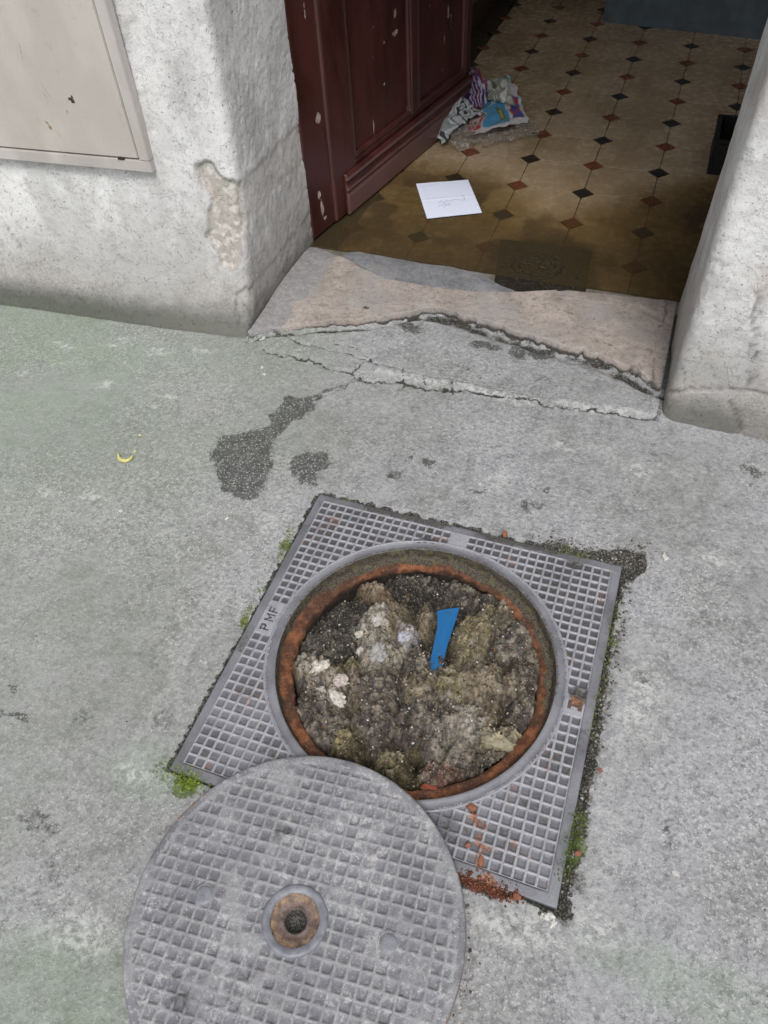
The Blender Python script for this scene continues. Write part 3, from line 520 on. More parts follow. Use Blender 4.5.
# ================================================================ THINGS
# ---------------------------------------------------------------- manhole frame
PT = .02369; NG = 17
fr = empty('manhole_surround', (0, 0, 0), 'square cast-iron manhole frame with a ribbed waffle surface round the open hole', 'manhole frame')
offs = np.array([0, 2.35, 3.5, 7.6, 11.85, 16.1, 20.2, 21.35]) / 1000
ax = np.r_[(np.arange(-NG, NG)[:, None] * PT + offs[None, :]).ravel(), NG * PT]
X, Y = np.meshgrid(ax, ax); P = np.stack([X.ravel(), Y.ravel()], 1); 
def waffle(P, seed, depth, wob=.0006, fillp=.0, fill_fn=None):
    i = np.floor((P[:, 0] + NG * PT) / PT + 1e-6).astype(np.int64); j = np.floor((P[:, 1] + NG * PT) / PT + 1e-6).astype(np.int64)
    fx = P[:, 0] + NG * PT - i * PT; fy = P[:, 1] + NG * PT - j * PT
    e = np.minimum(np.minimum(fx, PT - fx), np.minimum(fy, PT - fy)); cell = ss(.0024, .0036, e)
    d = depth * (.75 + .5 * hsh(i, j, 5, seed))
    if fill_fn is not None: d = d * fill_fn(i, j)
    return cell, d, i, j, e
cell, d, ci, cj, e = waffle(P, 3, .0042, fill_fn=lambda i, j: np.where(hsh(i, j, 8, 14) < .12, .35 + .3 * hsh(i, j, 9, 14), 1.0))
cellfill = np.where(hsh(ci, cj, 8, 14) < .12, .52, 0) * cell
cc_ = (ci - NG + .5) * PT, (cj - NG + .5) * PT
solid = ((cc_[0] < -.2) & (abs(cc_[1]) < .048)) | ((cc_[0] > .2) & (abs(cc_[1]) < .02)) | ((abs(cc_[0]) < .012) & (cc_[1] > .35))
r = np.hypot(P[:, 0], P[:, 1]); cell = cell * (~solid) * ss(.360, .363, r)
h = -.0002 - cell * d + (fbm(P, .01, 3, 11) - .5) * .0006
dirt = cellfill * (~solid) * (r > .362); rst = np.zeros(len(P))
def fpt(u, v, rr, s): return s * ss(rr, rr * .2, np.hypot(*(P - onz(u, v)[:2]).T))
for q in ((425, 548, .05, .8), (580, 695, .035, .7), (575, 563, .03, .7), (420, 810, .05, .55), (445, 825, .04, .5), (430, 850, .04, .5), (455, 790, .02, .4)): dirt = np.maximum(dirt, fpt(*q))
dirt = np.maximum(dirt, .38 * ss(.40, .60, fbm(P, .06, 3, 13)) * cell)
L = pz([(472, 806), (480, 830), (481, 862), (487, 882)]); rst = np.maximum(rst, .56 * ss(.030, .0, seg_dist(P, L) + (fbm(P, .02, 3, 17) - .5) * .03)); rst = np.maximum(rst, fpt(578, 700, .03, .75))
rst = np.maximum(rst, .42 * ss(.55, .7, fbm(P, .05, 3, 19)))
rib = np.where(cell > .01, 0, 1) * (.65 + .35 * ss(.3, .6, fbm(P, .03, 3, 23))) * ss(.3, .05, dirt)
Fq = grid_faces(len(ax), len(ax)); ctr = P[Fq].mean(1); V, Fq, cc = compact(np.c_[P, h], Fq[np.hypot(*ctr.T) > .3545], {'ma': np.stack([rib, rst, dirt], 1)})
child('waffle_plate', V, Fq, MI, fr, cols=cc)
# border kerb of the frame
def sq_loft(prof, n=60, cr=.004):
    V = []; 
    for (s_, z) in prof:
        c = np.linspace(-1, 1, n, endpoint=False); pts = np.vstack([np.c_[c, -np.ones(n)], np.c_[np.ones(n), c], np.c_[-c, np.ones(n)], np.c_[-np.ones(n), -c]]) * s_; V.append(np.c_[pts, np.full(len(pts), z)])
    m_ = 4 * n; V = np.vstack(V); i = np.arange(len(prof) * m_).reshape(len(prof), m_); j = np.roll(i, -1, 1)
    return V, np.stack([i[:-1], j[:-1], j[1:], i[1:]], -1).reshape(-1, 4)
V, Fq = sq_loft([(.4255, -.045), (.4255, -.004), (.4245, -.0022), (.4225, -.0018), (.406, -.0026), (.4028, -.0022), (.4026, -.008)])
w = (fbm(V[:, :2], .012, 3, 31) - .5); V[:, 2] += w * .0012; dd = .5 * ss(.5, .7, fbm(V[:, :2], .08, 3, 33)) + .5 * ss(.41, .425, V[:, 1]); V[V[:, 2] > -.003, :2] *= 1
rr_ = np.maximum(.7 * ss(.06, .0, np.hypot(*(V[:, :2] - onz(487, 882)[:2]).T)), .4 * (V[:, 2] < -.01))
child('border', V, Fq, MI, fr, cols={'ma': np.stack([.13 + 0 * w, rr_, dd], 1)})
V, Fq = lathe([(.3615, -.0045), (.3612, .0006), (.3595, .0016), (.3570, .0014), (.3555, -.0012), (.3520, -.0030), (.3430, -.0034), (.3395, -.0020), (.3360, -.0018), (.3335, -.0030)], 260)
ringw = np.zeros((len(V), 3)); rr = np.hypot(V[:, 0], V[:, 1]); ringw[:, 0] = np.where((rr > .3565), .75, .22); ringw[:, 1] = .25 * (rr < .337); ringw[:, 2] = .62 * ss(.349, .336, rr) * ss(-.15, .12, V[:, 1] + .3 * (fbm(V[:, :2], .06, 3, 37) - .5))
V[:, 2] += (fbm(V, .02, 3, 39) - .5) * .0014
child('rim', V, Fq, MI, fr, smooth=True, cols={'ma': ringw})
prof = [(.3336, -.0032), (.3322, -.008), (.3312, -.016), (.3305, -.024), (.3290, -.029), (.3260, -.0315), (.3200, -.0335), (.3140, -.035), (.3080, -.0365), (.3020, -.0385), (.2980, -.041), (.2962, -.046), (.2962, -.06), (.2970, -.09), (.2975, -.16), (.2975, -.42)]
V, Fq = lathe(prof, 300); w = fbm(V, .022, 4, 43) - .5; w3 = fbm(V, .008, 3, 47) - .5; rr = np.hypot(V[:, 0], V[:, 1]); sc = 1 + (w * .014 + w3 * .009) / rr * (V[:, 2] < -.006); V[:, :2] *= sc[:, None]; V[:, 2] += (w * .008 + w3 * .007) * (V[:, 2] < -.006)
cr = ss(.326, .331, rr) * .85; cr = np.maximum(cr, .95 * ss(-.02, .14, V[:, 1] + .25 * V[:, 0]) * ss(.304, .316, rr + (fbm(V, .03, 3, 49) - .5) * .02)); dkw = ss(-.044, -.060, V[:, 2])  # wall below the ledge coloured near-black for the cavity's shade
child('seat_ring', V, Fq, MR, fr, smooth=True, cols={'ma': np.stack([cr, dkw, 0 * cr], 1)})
# letters PMF sunk in the left band; read from the bottom up
def stroke_letters(strokes, org, ux, uy, w, z, t):
    parts = []
    for a, b in strokes:
        a = np.array(a, float); b = np.array(b, float); A = org + a[0] * ux + a[1] * uy; B = org + b[0] * ux + b[1] * uy; dv = (B - A); ln = np.hypot(*dv); dv = dv / ln; nv = np.array([-dv[1], dv[0]]); A = A - dv * w * .5; B = B + dv * w * .5
        L = [A + nv * w / 2, B + nv * w / 2, B - nv * w / 2, A - nv * w / 2]; L = L[::-1]
        parts.append((np.array([[*q, zz] for zz in (z - t, z) for q in L]), FB))
    return join(parts)
FB = [(3, 2, 1, 0), (4, 5, 6, 7), (0, 1, 5, 4), (1, 2, 6, 5), (2, 3, 7, 6), (3, 0, 4, 7)]
LET = {'P': [((0, 0), (0, 1)), ((0, 1), (.55, 1)), ((.55, 1), (.6, .75)), ((.6, .75), (.5, .52)), ((.5, .52), (0, .5))], 'M': [((0, 0), (0, 1)), ((0, 1), (.4, .4)), ((.4, .4), (.8, 1)), ((.8, 1), (.8, 0))], 'F': [((0, 0), (0, 1)), ((0, 1), (.6, 1)), ((0, .52), (.45, .52))]}
mdark = flat('letter_dirt', (.085, .085, .09), .7, var=.5, sc=200)
for k, ch in enumerate('PMF'):
    o = child('letter', *stroke_letters([(np.array(a) * .021, np.array(b) * .021) for a, b in LET[ch]], np.array([-.3705, -.036 + k * .0265]), np.array([0, 1.]), np.array([-1., 0]), .0036, .0007, .003), mdark, fr)
# small H-shaped lifting slot on the right band, rusty
child('lifting_slot', *join([box((.368, -.004, -.003), (.396, .003, .0008)), box((.366, -.011, -.003), (.374, .010, .0009)), box((.389, -.011, -.003), (.398, .010, .0007))]), flat('slot_rust_dirt', (.10, .06, .045), .85), fr)

# ---------------------------------------------------------------- the cover lying on the pavement, over the frame's lower edge
LC = np.array([-.032, -.6155]); LR = .3185; LT = .044; LA = math.radians(5)
lid = empty('manhole_cover', (LC[0], LC[1], 0), 'round worn iron manhole cover lying on the pavement beside the open hole', 'manhole cover'); 
ca, sa = math.cos(LA), math.sin(LA); RT = np.array([[ca, -sa], [sa, ca]])
NGb = NG; ax2 = np.r_[(np.arange(-13, 13)[:, None] * PT + offs[None, :]).ravel(), 13 * PT]
X, Y = np.meshgrid(ax2, ax2); P = np.stack([X.ravel(), Y.ravel()], 1)
cell, d, ci, cj, e = waffle(P, 9, .0038, fill_fn=lambda i, j: np.where(hsh(i, j, 8, 4) < .10, .15, .55 + .6 * hsh(i, j, 9, 4)))
jit = (fbm(P, .006, 2, 51) - .5) * .0028; cell = ss(.0024, .0040, e + jit)
r = np.hypot(P[:, 0], P[:, 1]); plug = [(-.183, -.0015), (.179, .006)]
blank = ss(.300, .294, r) * ss(.060, .064, r)
for q in plug: blank = blank * ss(.0185, .0205, np.hypot(P[:, 0] - q[0], P[:, 1] - q[1]))
blank = blank * (1 - ss(.022, .018, np.maximum(abs(P[:, 0] + .070), abs(P[:, 1] + .058))))
blank = blank * (1 - .75 * ss(.6, .72, fbm(P, .05, 3, 53)))
h = LT - cell * blank * d + (fbm(P, .008, 3, 55) - .5) * .0010 + (fbm(P, .1, 2, 57) - .5) * .002 - .0012 * (1 - ss(.060, .066, r))
wc = P @ RT.T + LC
def lpt(u, v, rr, s): return s * ss(rr, rr * .2, np.hypot(*(wc - onz(u, v, LT)[:2]).T))
dirt = np.zeros(len(P)); 
for q in ((287, 830, .022, .62), (292, 868, .026, .52), (277, 833, .018, .55), (180, 1000, .06, .5), (170, 980, .05, .45), (250, 975, .06, .48), (235, 1000, .06, .45), (280, 970, .04, .4)): dirt = np.maximum(dirt, lpt(*q))
dirt = np.maximum(dirt, .25 * cell * ss(.45, .65, fbm(P, .05, 3, 59)))
rst = lpt(325, 790, .05, .2); ribm = (1 - cell * blank) * (.55 + .45 * ss(.35, .6, fbm(P, .04, 3, 63)))
Fq = grid_faces(len(ax2), len(ax2)); ctr = P[Fq].mean(1); V, Fq, cc = compact(np.c_[wc, h], Fq[(np.hypot(*ctr.T) < .3035) & (np.hypot(*ctr.T) > .0475)], {'ma': np.stack([ribm, rst, dirt], 1)})
child('waffle_top', V, Fq, ML, lid, cols=cc)
V, Fq = lathe([(.03, .006), (.20, .005), (.300, .004), (.3165, .005), (.3175, .010), (LR, .018), (LR, LT - .006), (LR - .0012, LT - .0025), (LR - .0035, LT - .0004), (LR - .008, LT + .0002), (.305, LT - .0002), (.2985, LT - .0006), (.2975, LT - .003)][::-1], 240, LC)
rr = np.hypot(*(V[:, :2] - LC).T); a_ = np.arctan2(V[:, 1] - LC[1], V[:, 0] - LC[0]); V[:, 2] += (fbm(V, .015, 3, 65) - .5) * .0012 * (rr > .29); k = 1 + (fbm(V, .02, 3, 67) - .5) * .006 * (rr > .312); V[:, :2] = LC + (V[:, :2] - LC) * k[:, None]
rs = .75 * (V[:, 2] < LT - .004) * ss(.45, .6, fbm(V, .07, 3, 69) + .25 * np.exp(-((a_ - 2.9) / .35) ** 2) + .15 * np.exp(-((a_ + .3) / .5) ** 2)) + .62 * np.exp(-((a_ - 2.8) / .30) ** 2) * ss(.306, .314, rr) + .35 * np.exp(-((a_ + .15) / .3) ** 2) * ss(.312, .317, rr)
child('rim', V, Fq, ML, lid, smooth=True, cols={'ma': np.stack([.8 * (rr < .316) * ss(.35, .6, fbm(V, .04, 3, 71)), rs, 0 * rs], 1)})
mplug = flat('smooth_blue_grey_iron', (.185, .19, .215), .45, .2, var=.22, sc=45, bd=.001)
for q in plug:
    c = RT @ np.array(q) + LC; z0 = LT + .0002
    V, Fq = lathe([(.0004, z0 + .0006), (.010, z0 + .0008), (.0165, z0 + .0004), (.0180, z0 - .0012), (.0190, z0 - .0014), (.0202, z0 + .0002), (.0215, z0 - .003)], 40, c)
    child('plug', V, Fq[:, ::-1], mplug, lid, smooth=True, cols={'ma': np.stack([0.05 + 0 * V[:, 0]] + [0 * V[:, 0]] * 2, 1)})
V, Fq = lathe([(.064, LT - .004), (.0620, LT - .0002), (.0600, LT + .0014), (.0565, LT + .0018), (.0485, LT + .0010), (.0462, LT - .001)], 90, LC)
child('collar', V, Fq, mplug, lid, smooth=True, cols={'ma': np.stack([.05 + 0 * V[:, 0], 0 * V[:, 0], 0 * V[:, 0]], 1)})
V, Fq = lathe([(.0462, LT - .001), (.0445, LT - .0045), (.0380, LT - .0085), (.0300, LT - .0125), (.0265, LT - .0135), (.0240, LT - .0115), (.0205, LT - .0125), (.0185, LT - .019), (.0165, LT - .026), (.0002, LT - .030)], 90, LC)
w = fbm(V, .008, 3, 73) - .5; V[:, 2] += w * .003; kk = 1 + w * .15; V[:, :2] = LC + (V[:, :2] - LC) * kk[:, None]; rr = np.hypot(*(V[:, :2] - LC).T); m = M('rusty_socket', .6, .1, .4); A = m.sep(m.attr('ma')['Color']); n = m.noise(60, 4, .7); f2 = m.noise(300, 3)
c = m.mix(m.ramp(n, .35, .65), (.12, .085, .07), (.24, .17, .12)); c = m.mix(m.mul(A[1], m.ramp(n, .3, .6)), c, (.50, .33, .20)); c = m.mix(m.mul(m.ramp(m.noise(35, 4, .7), .45, .6), .7), c, (.10, .075, .065)); c = m.mix(A[0], c, m.mix(m.ramp(n, .4, .6), (.09, .06, .055), (.17, .12, .125))); c = m.mix(A[2], c, m.mix(m.ramp(f2, .4, .6), (.012, .011, .01), (.09, .085, .075))); m.bump(n, .003); m.bump(f2, .001)
child('key_socket', V, Fq, m.done(c), lid, smooth=True, cols={'ma': np.stack([.7 * ss(.036, .030, rr), .9 * ss(.036, .043, rr) * ss(.1, -.03, V[:, 1] - LC[1] + .0), ss(.026, .019, rr)], 1)})

# ---------------------------------------------------------------- sludge filling the hole
st = .0026; a1 = np.arange(-.304, .304, st); X, Y = np.meshgrid(a1, a1); P = np.stack([X.ravel(), Y.ravel()], 1); r = np.hypot(*P.T)
wp = np.stack([fbm(P, .045, 4, 81), fbm(P, .045, 4, 87)], 1) - .5; Pw = P + wp * .065 + (np.stack([fbm(P, .014, 3, 83), fbm(P, .014, 3, 89)], 1) - .5) * .022
DK = (.022, .019, .015); BR = (.085, .066, .046); GB = (.185, .145, .092); OL = (.175, .145, .068); PG = (.105, .088, .076); LG = (.27, .24, .19); WH = (.60, .56, .49); TN = (.31, .27, .165)
#      u    v   ru   rv  ang  height  colour   (radii in photo pixels)
BL = [(330, 612, 55, 42, 0, -.085, DK), (420, 580, 70, 18, 0, -.075, DK), (480, 600, 60, 22, .0, -.070, (.055, .045, .036)), (320, 640, 40, 34, 0, -.085, (.045, .04, .034)),
      (375, 590, 26, 12, 0, -.062, (.14, .095, .055)), (372, 625, 22, 24, 0, -.048, LG), (392, 615, 24, 22, 0, -.048, GB), (385, 652, 26, 20, 0, -.044, LG), (404, 636, 12, 12, 0, -.040, (.30, .29, .31)),
      (345, 690, 30, 26, 0, -.044, GB), (312, 672, 20, 15, 0, -.042, GB), (318, 705, 30, 30, 0, -.060, PG), (330, 725, 28, 24, 0, -.052, PG), (345, 742, 26, 16, 0, -.060, OL),
      (376, 690, 24, 26, 0, -.040, PG), (380, 718, 24, 36, 0, -.032, PG), (356, 668, 16, 14, 0, -.04, OL), (362, 735, 14, 22, 0, -.055, (.20, .17, .11)), (405, 765, 28, 20, 0, -.052, OL),
      (418, 662, 22, 18, 0, -.050, (.075, .065, .055)), (420, 690, 28, 22, 0, -.040, GB), (425, 712, 26, 22, 0, -.046, PG), (408, 735, 18, 18, 0, -.055, PG), (448, 684, 18, 20, 0, -.045, OL),
      (425, 615, 16, 20, 0, -.050, GB), (466, 648, 20, 34, 0, -.040, OL), (484, 625, 20, 22, 0, -.045, OL), (505, 612, 22, 18, 0, -.046, GB), (520, 640, 30, 34, 0, -.042, (.10, .085, .075)), (500, 650, 20, 20, 0, -.038, PG), (535, 668, 24, 40, 0, -.046, BR),
      (485, 685, 32, 20, 0, -.030, GB), (515, 690, 26, 24, 0, -.040, BR), (455, 735, 34, 32, 0, -.030, (.19, .165, .145)), (470, 720, 26, 22, 0, -.034, GB), (498, 742, 24, 12, 0, -.028, TN), (522, 715, 24, 22, 0, -.044, (.075, .062, .055)), (480, 768, 30, 16, 0, -.055, BR), (440, 775, 22, 16, 0, -.058, (.12, .06, .045)), (500, 760, 24, 14, 0, -.060, BR)]
H = np.full(len(P), -.30); colr = np.tile(np.array(DK), (len(P), 1)); PXM = 410.
for b in BL:
    c = onz(b[0], b[1], -.05)[:2]; ru, rv = b[2] / PXM * .86, b[3] / PXM * 1.10; dd = Pw - c
    q = np.hypot(dd[:, 0] / ru, dd[:, 1] / rv); hh = b[5] * .95 + .020 - .058 * q ** 4.2 - (q > 1) * (q - 1) * .25 + .012 * np.sin(b[0] * 1.7 + b[1])
    m_ = hh > H; H = np.where(m_, hh, H); colr[m_] = b[6]
H = np.maximum(H, -.120 + (fbm(P, .05, 3, 91) - .5) * .05)
w1_, w2_, wi = worley(P + wp * .03, .034, 3); H += .42 * tilt(P + wp * .04, .046, 21) + .35 * tilt(P + wp * .03, .021, 23)
x1_, x2_, xi = worley(P + wp * .02, .012, 7); H += .35 * tilt(P + wp * .02, .010, 25)
H += (fbm(P, .03, 5, 93, .6) - .5) * .016; ck = ss(.035, .0, abs(fbm(P + wp * .02, .055, 4, 121) - .5)) * ss(.35, .55, fbm(P, .06, 3, 123)); H -= .022 * ck; ck2 = ss(.03, .0, abs(fbm(P, .022, 3, 125) - .5)); H -= .005 * ck2 + (fbm(P, .006, 3, 97) - .5) * .0065
for Ls, wd, dp in (([(346, 652), (351, 672), (353, 700), (357, 738), (364, 762)], .013, .05), ([(394, 672), (397, 700), (395, 725), (400, 748)], .010, .045), ([(402, 742), (412, 752), (417, 768), (410, 782)], .016, .07), ([(437, 690), (430, 706), (440, 722), (446, 748), (440, 765)], .010, .035), ([(322, 690), (330, 706), (350, 712)], .009, .03),
                   ([(415, 600), (420, 640), (432, 672)], .012, .04), ([(458, 700), (480, 706), (505, 712), (520, 700)], .008, .03), ([(496, 655), (505, 675), (500, 690)], .008, .03), ([(455, 612), (490, 600), (520, 618)], .012, .03), ([(500, 722), (512, 735), (530, 735)], .009, .03), ([(470, 752), (478, 770), (472, 782)], .007, .03), ([(392, 610), (396, 640), (392, 668)], .008, .025), ([(300, 690), (330, 735), (352, 752)], .006, .02)):
    H -= .85 * dp * ss(wd * 1.25, wd * .1, seg_dist(P + wp * .05 + (np.stack([fbm(P, .012, 2, 127), fbm(P, .012, 2, 129)], 1) - .5) * .012, pz(Ls, -.05)))
pit = onz(417, 764, -.09)[:2]; H -= .07 * ss(.035, .012, np.hypot(*((P - pit) * np.array([1, .7])).T)); pit = onz(362, 760, -.09)[:2]
H += np.where(r > .27, -.008 * ss(.28, .298, r), 0)
H2 = H.reshape(X.shape)
for _ in range(9):                                         # the steepest clod flanks slump a little
    N_ = np.maximum.reduce([np.roll(H2, 1, 0), np.roll(H2, -1, 0), np.roll(H2, 1, 1), np.roll(H2, -1, 1)]); H2 = np.maximum(H2, N_ - 2.7 * st)
H = H2.ravel() + (fbm(P, .009, 3, 131) - .5) * .006
grn = fbm(P, .0062, 2, 117); grn2 = hsh((P[:, 0] / st).round().astype(np.int64), (P[:, 1] / st).round().astype(np.int64), 3, 5); colr = colr * (.30 + 1.4 * grn ** 1.3)[:, None] * (.70 + .6 * grn2)[:, None]; lt = (grn2 > .955) & (grn > .45); colr[lt] = colr[lt] * .4 + np.array((.30, .27, .22)) * .6
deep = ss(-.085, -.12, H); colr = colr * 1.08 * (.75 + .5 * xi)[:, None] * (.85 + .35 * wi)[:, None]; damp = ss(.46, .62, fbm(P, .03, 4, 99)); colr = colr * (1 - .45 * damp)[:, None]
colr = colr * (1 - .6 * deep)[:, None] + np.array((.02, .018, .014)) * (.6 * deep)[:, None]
wpt = np.maximum.reduce([ss(r_ / 410, r_ / 900, np.hypot(*((P - onz(u_, v_, -.05)[:2]) * np.array([1, .8])).T)) for u_, v_, r_ in ((316, 668, 22), (338, 690, 24), (370, 622, 24), (380, 650, 24), (405, 636, 16), (362, 634, 16), (470, 722, 22), (450, 700, 14))])
wpt = wpt * ss(.46, .60, fbm(P, .010, 4, 115)); colr = colr * (1 - .75 * wpt)[:, None] + np.array((.42, .39, .35)) * (.75 * wpt)[:, None]
cream = 1.5 * ss(.56, .66, fbm(P, .013, 3, 111)) * ss(-.065, -.045, H); colr = colr * (1 - .35 * cream)[:, None] + np.array((.36, .31, .24)) * (.35 * cream)[:, None]
Fq = grid_faces(len(a1), len(a1)); ctr = P[Fq].mean(1); 
sx = -(np.gradient(H.reshape(X.shape), axis=1) / st).ravel() * .0018; sy = -(np.gradient(H.reshape(X.shape), axis=0) / st).ravel() * .0018
Hs = H.copy(); V3 = np.c_[P[:, 0], P[:, 1], H]
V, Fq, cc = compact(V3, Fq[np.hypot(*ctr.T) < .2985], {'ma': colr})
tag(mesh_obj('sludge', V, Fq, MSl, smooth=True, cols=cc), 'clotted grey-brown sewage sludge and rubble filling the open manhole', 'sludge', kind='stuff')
def hz(x, y): i = int(round((x + .304) / st)); j = int(round((y + .304) / st)); i = min(max(i, 0), len(a1) - 1); j = min(max(j, 0), len(a1) - 1); return Hs[j * len(a1) + i]
# loose crumbs: many small angular bits as one mass
def crumbs(cent, size, colf, seed=1, flat_=.7):
    g = np.random.default_rng(seed); n = len(cent); base = np.array([(1, 0, 0), (-1, 0, 0), (0, 1, 0), (0, -1, 0), (0, 0, 1), (0, 0, -1)], float); F8 = np.array([(0, 2, 4), (2, 1, 4), (1, 3, 4), (3, 0, 4), (2, 0, 5), (1, 2, 5), (3, 1, 5), (0, 3, 5)])
    V = base[None] * (1 + (g.random((n, 6, 1)) - .5) * .9) * size[:, None, None]; V[:, :, 2] *= flat_; a = g.random(n) * 6.28; c, s = np.cos(a), np.sin(a); t = (g.random(n) - .5) * 1.2
    x = V[:, :, 0] * c[:, None] - V[:, :, 1] * s[:, None]; y = V[:, :, 0] * s[:, None] + V[:, :, 1] * c[:, None]; z = V[:, :, 2] + x * t[:, None]
    V = np.stack([x, y, z], -1) + cent[:, None, :]; Fc = (F8[None] + (np.arange(n) * 6)[:, None, None]).reshape(-1, 3); return V.reshape(-1, 3), Fc, np.repeat(colf, 6, axis=0)
g = np.random.default_rng(5); n = 9500; a = g.random(n) * 6.283; rr = .289 * np.sqrt(g.random(n)); cx, cy = rr * np.cos(a), rr * np.sin(a); cz = np.array([hz(x, y) for x, y in zip(cx, cy)]); sz = .0009 + .0030 * g.random(n) ** 3
pal = np.array([DK, BR, GB, PG, OL, LG, WH, (.40, .34, .27), (.2, .09, .05)]); pc = pal[g.choice(9, n, p=[.12, .16, .18, .13, .11, .15, .06, .06, .03])] * (.7 + .6 * g.random((n, 1)))
V, Fq, cl = crumbs(np.c_[cx, cy, cz + sz * .2], sz, pc); mcr = mat_attr('sludge_crumbs', .9, .3, .001, .7, .3)
tag(mesh_obj('sludge_crumbs', V, Fq, mcr, cols={'ma': cl}), 'small loose crumbs scattered over the sludge in the manhole', 'rubble', kind='stuff')
# pale fatty lumps
def lump(name, u, v, z, sx_, sy_, sz_, colr_, label, cat, group=None, seed=0, rough=.35, mt=None, sub=4, rz=0, sink=.3):
    bm = bmesh.new(); bmesh.ops.create_icosphere(bm, subdivisions=sub, radius=1); V = np.array([q.co[:] for q in bm.verts]); bm.verts.index_update(); Fc = np.array([[q.index for q in f.verts] for f in bm.faces]); bm.free()
    k = 1 + rough * 2 * (fbm(V + seed * 3.7, .7, 4, seed) - .5) + rough * .7 * (fbm(V + seed, .22, 3, seed + 5) - .5); V = V * k[:, None] * np.array([sx_, sy_, sz_]); V += (fbm(V + seed, max(sx_, sy_) * .35, 3, seed + 9) - .5)[:, None] * np.array([1, .6, .8]) * sx_ * rough * .9
    p = onz(u, v, z); c_ = np.tile(np.array(colr_), (len(V), 1)) * (.7 + .6 * fbm(V / max(sx_, .001), .35, 3, seed))[:, None]
    o = mesh_obj(name, V, Fc, mt or mcr, smooth=True, cols={'ma': c_}); o.location = (p[0], p[1], p[2] - sz_ * sink * .5); o.rotation_euler = (0, 0, rz); return tag(o, label, cat, group)
mwh = mat_attr('chalky_lump', .85, .3, .0015, .45, .2)
def sl(u, v):                                              # height of the sludge under a photo point
    z = -.05
    for _ in range(6): q = onz(u, v, z); z = hz(q[0], q[1])
    return z
for a in ((316, 667, .028, .014, .014, WH, 'cream-white shell-like lump at the left edge of the sludge, by the rust ring', 1, .5), (340, 680, .016, .014, .014, (.55, .48, .45), 'pinkish white lump second from the left on the sludge', 2, 0), (337, 697, .022, .010, .011, (.58, .55, .50), 'white lump just below the pinkish one on the sludge', 3, -.5),
          (376, 620, .013, .014, .010, (.50, .48, .44), 'topmost whitish lump left of the blue strip', 4, .3), (360, 634, .014, .007, .007, (.56, .52, .44), 'small elongated white lump on the left sludge slope', 5, .3), (361, 651, .008, .013, .009, (.58, .56, .52), 'small upright white lump left of the grey crumbly heap', 6, 0),
          (378, 652, .017, .020, .013, (.36, .35, .34), 'light grey crumbly lump in the upper middle of the sludge', 7, 0), (404, 637, .013, .013, .012, (.46, .46, .52), 'bluish white round lump just left of the blue strip', 8, 0), (322, 690, .011, .009, .008, (.45, .42, .38), 'smallest whitish lump below the shell-like one', 9, 0)):
    lump('pale_lump', a[0], a[1], sl(a[0], a[1]) + .004, a[2], a[3], a[4], a[5], a[6], 'lump', 'pale lumps in the sludge', a[7], .95, mwh, 5, a[8])
lump('tan_clod', 498, 743, sl(498, 743), .040, .016, .010, (.30, .27, .185), 'smooth tan clod at the lower right of the sludge', 'clod', None, 21, .4, mwh, 4, .1)
lump('red_rag', 430, 789, sl(430, 789) + .004, .022, .009, .007, (.22, .055, .03), 'reddish brick-coloured scrap at the bottom of the sludge', 'scrap', None, 23, .6, mwh, 3, .1)
# blue plastic strip stuck in the sludge
zt, zb = sl(447, 620) + .034, sl(432, 668) + .009
tl, tr, ml_, mr, bl_, br = onz(437, 611, zt), onz(459.5, 607.5, zt + .002), onz(437, 640, (zt + zb) / 2 + .004), onz(449, 636, (zt + zb) / 2), onz(428, 672, zb), onz(440.5, 673, zb)
ft = onz(441, 625, zt * .7 + zb * .3 + .009); mm_ = onz(440, 650, (zt + zb) / 2 - .002)
V = np.array([tl, onz(447, 609, zt + .006), tr, onz(437.5, 626, zt * .75 + zb * .25), onz(443, 628, zt * .75 + zb * .25 + .007), onz(454, 626, zt * .75 + zb * .25), onz(433, 648, (zt + zb) / 2), onz(439, 648, (zt + zb) / 2 + .005), onz(447.5, 645, (zt + zb) / 2), bl_, onz(433, 672.5, zb + .003), br])
dn = V[9:] + np.array([0, -.001, -.03]); V = np.vstack([V, dn]); top = V; bot = V - np.array([0, -.0004, .0016]); n = len(V); Fc = []
for rI in range(4):
    for cI in range(2):
        i = rI * 3 + cI; Fc += [[i, i + 3, i + 4, i + 1], [n + i, n + i + 1, n + i + 4, n + i + 3]]
    i = rI * 3; Fc += [[i, n + i, n + i + 3, i + 3], [i + 2, i + 5, n + i + 5, n + i + 2]]
Fc += [[0, 1, n + 1, n], [1, 2, n + 2, n + 1]]
mb_ = M('blue_plastic', .38, 0, .5); mb_.bump(mb_.noise(120, 3), .0006); bs = mesh_obj('plastic_strip', np.vstack([top, bot]), Fc, mb_.done(mb_.mix(mb_.ramp(mb_.noise(50, 4), .55, .75), (.006, .115, .31), (.02, .085, .17)))); tag(bs, 'bright blue plastic strip, wider at its top, sticking out of the sludge', 'plastic strip')

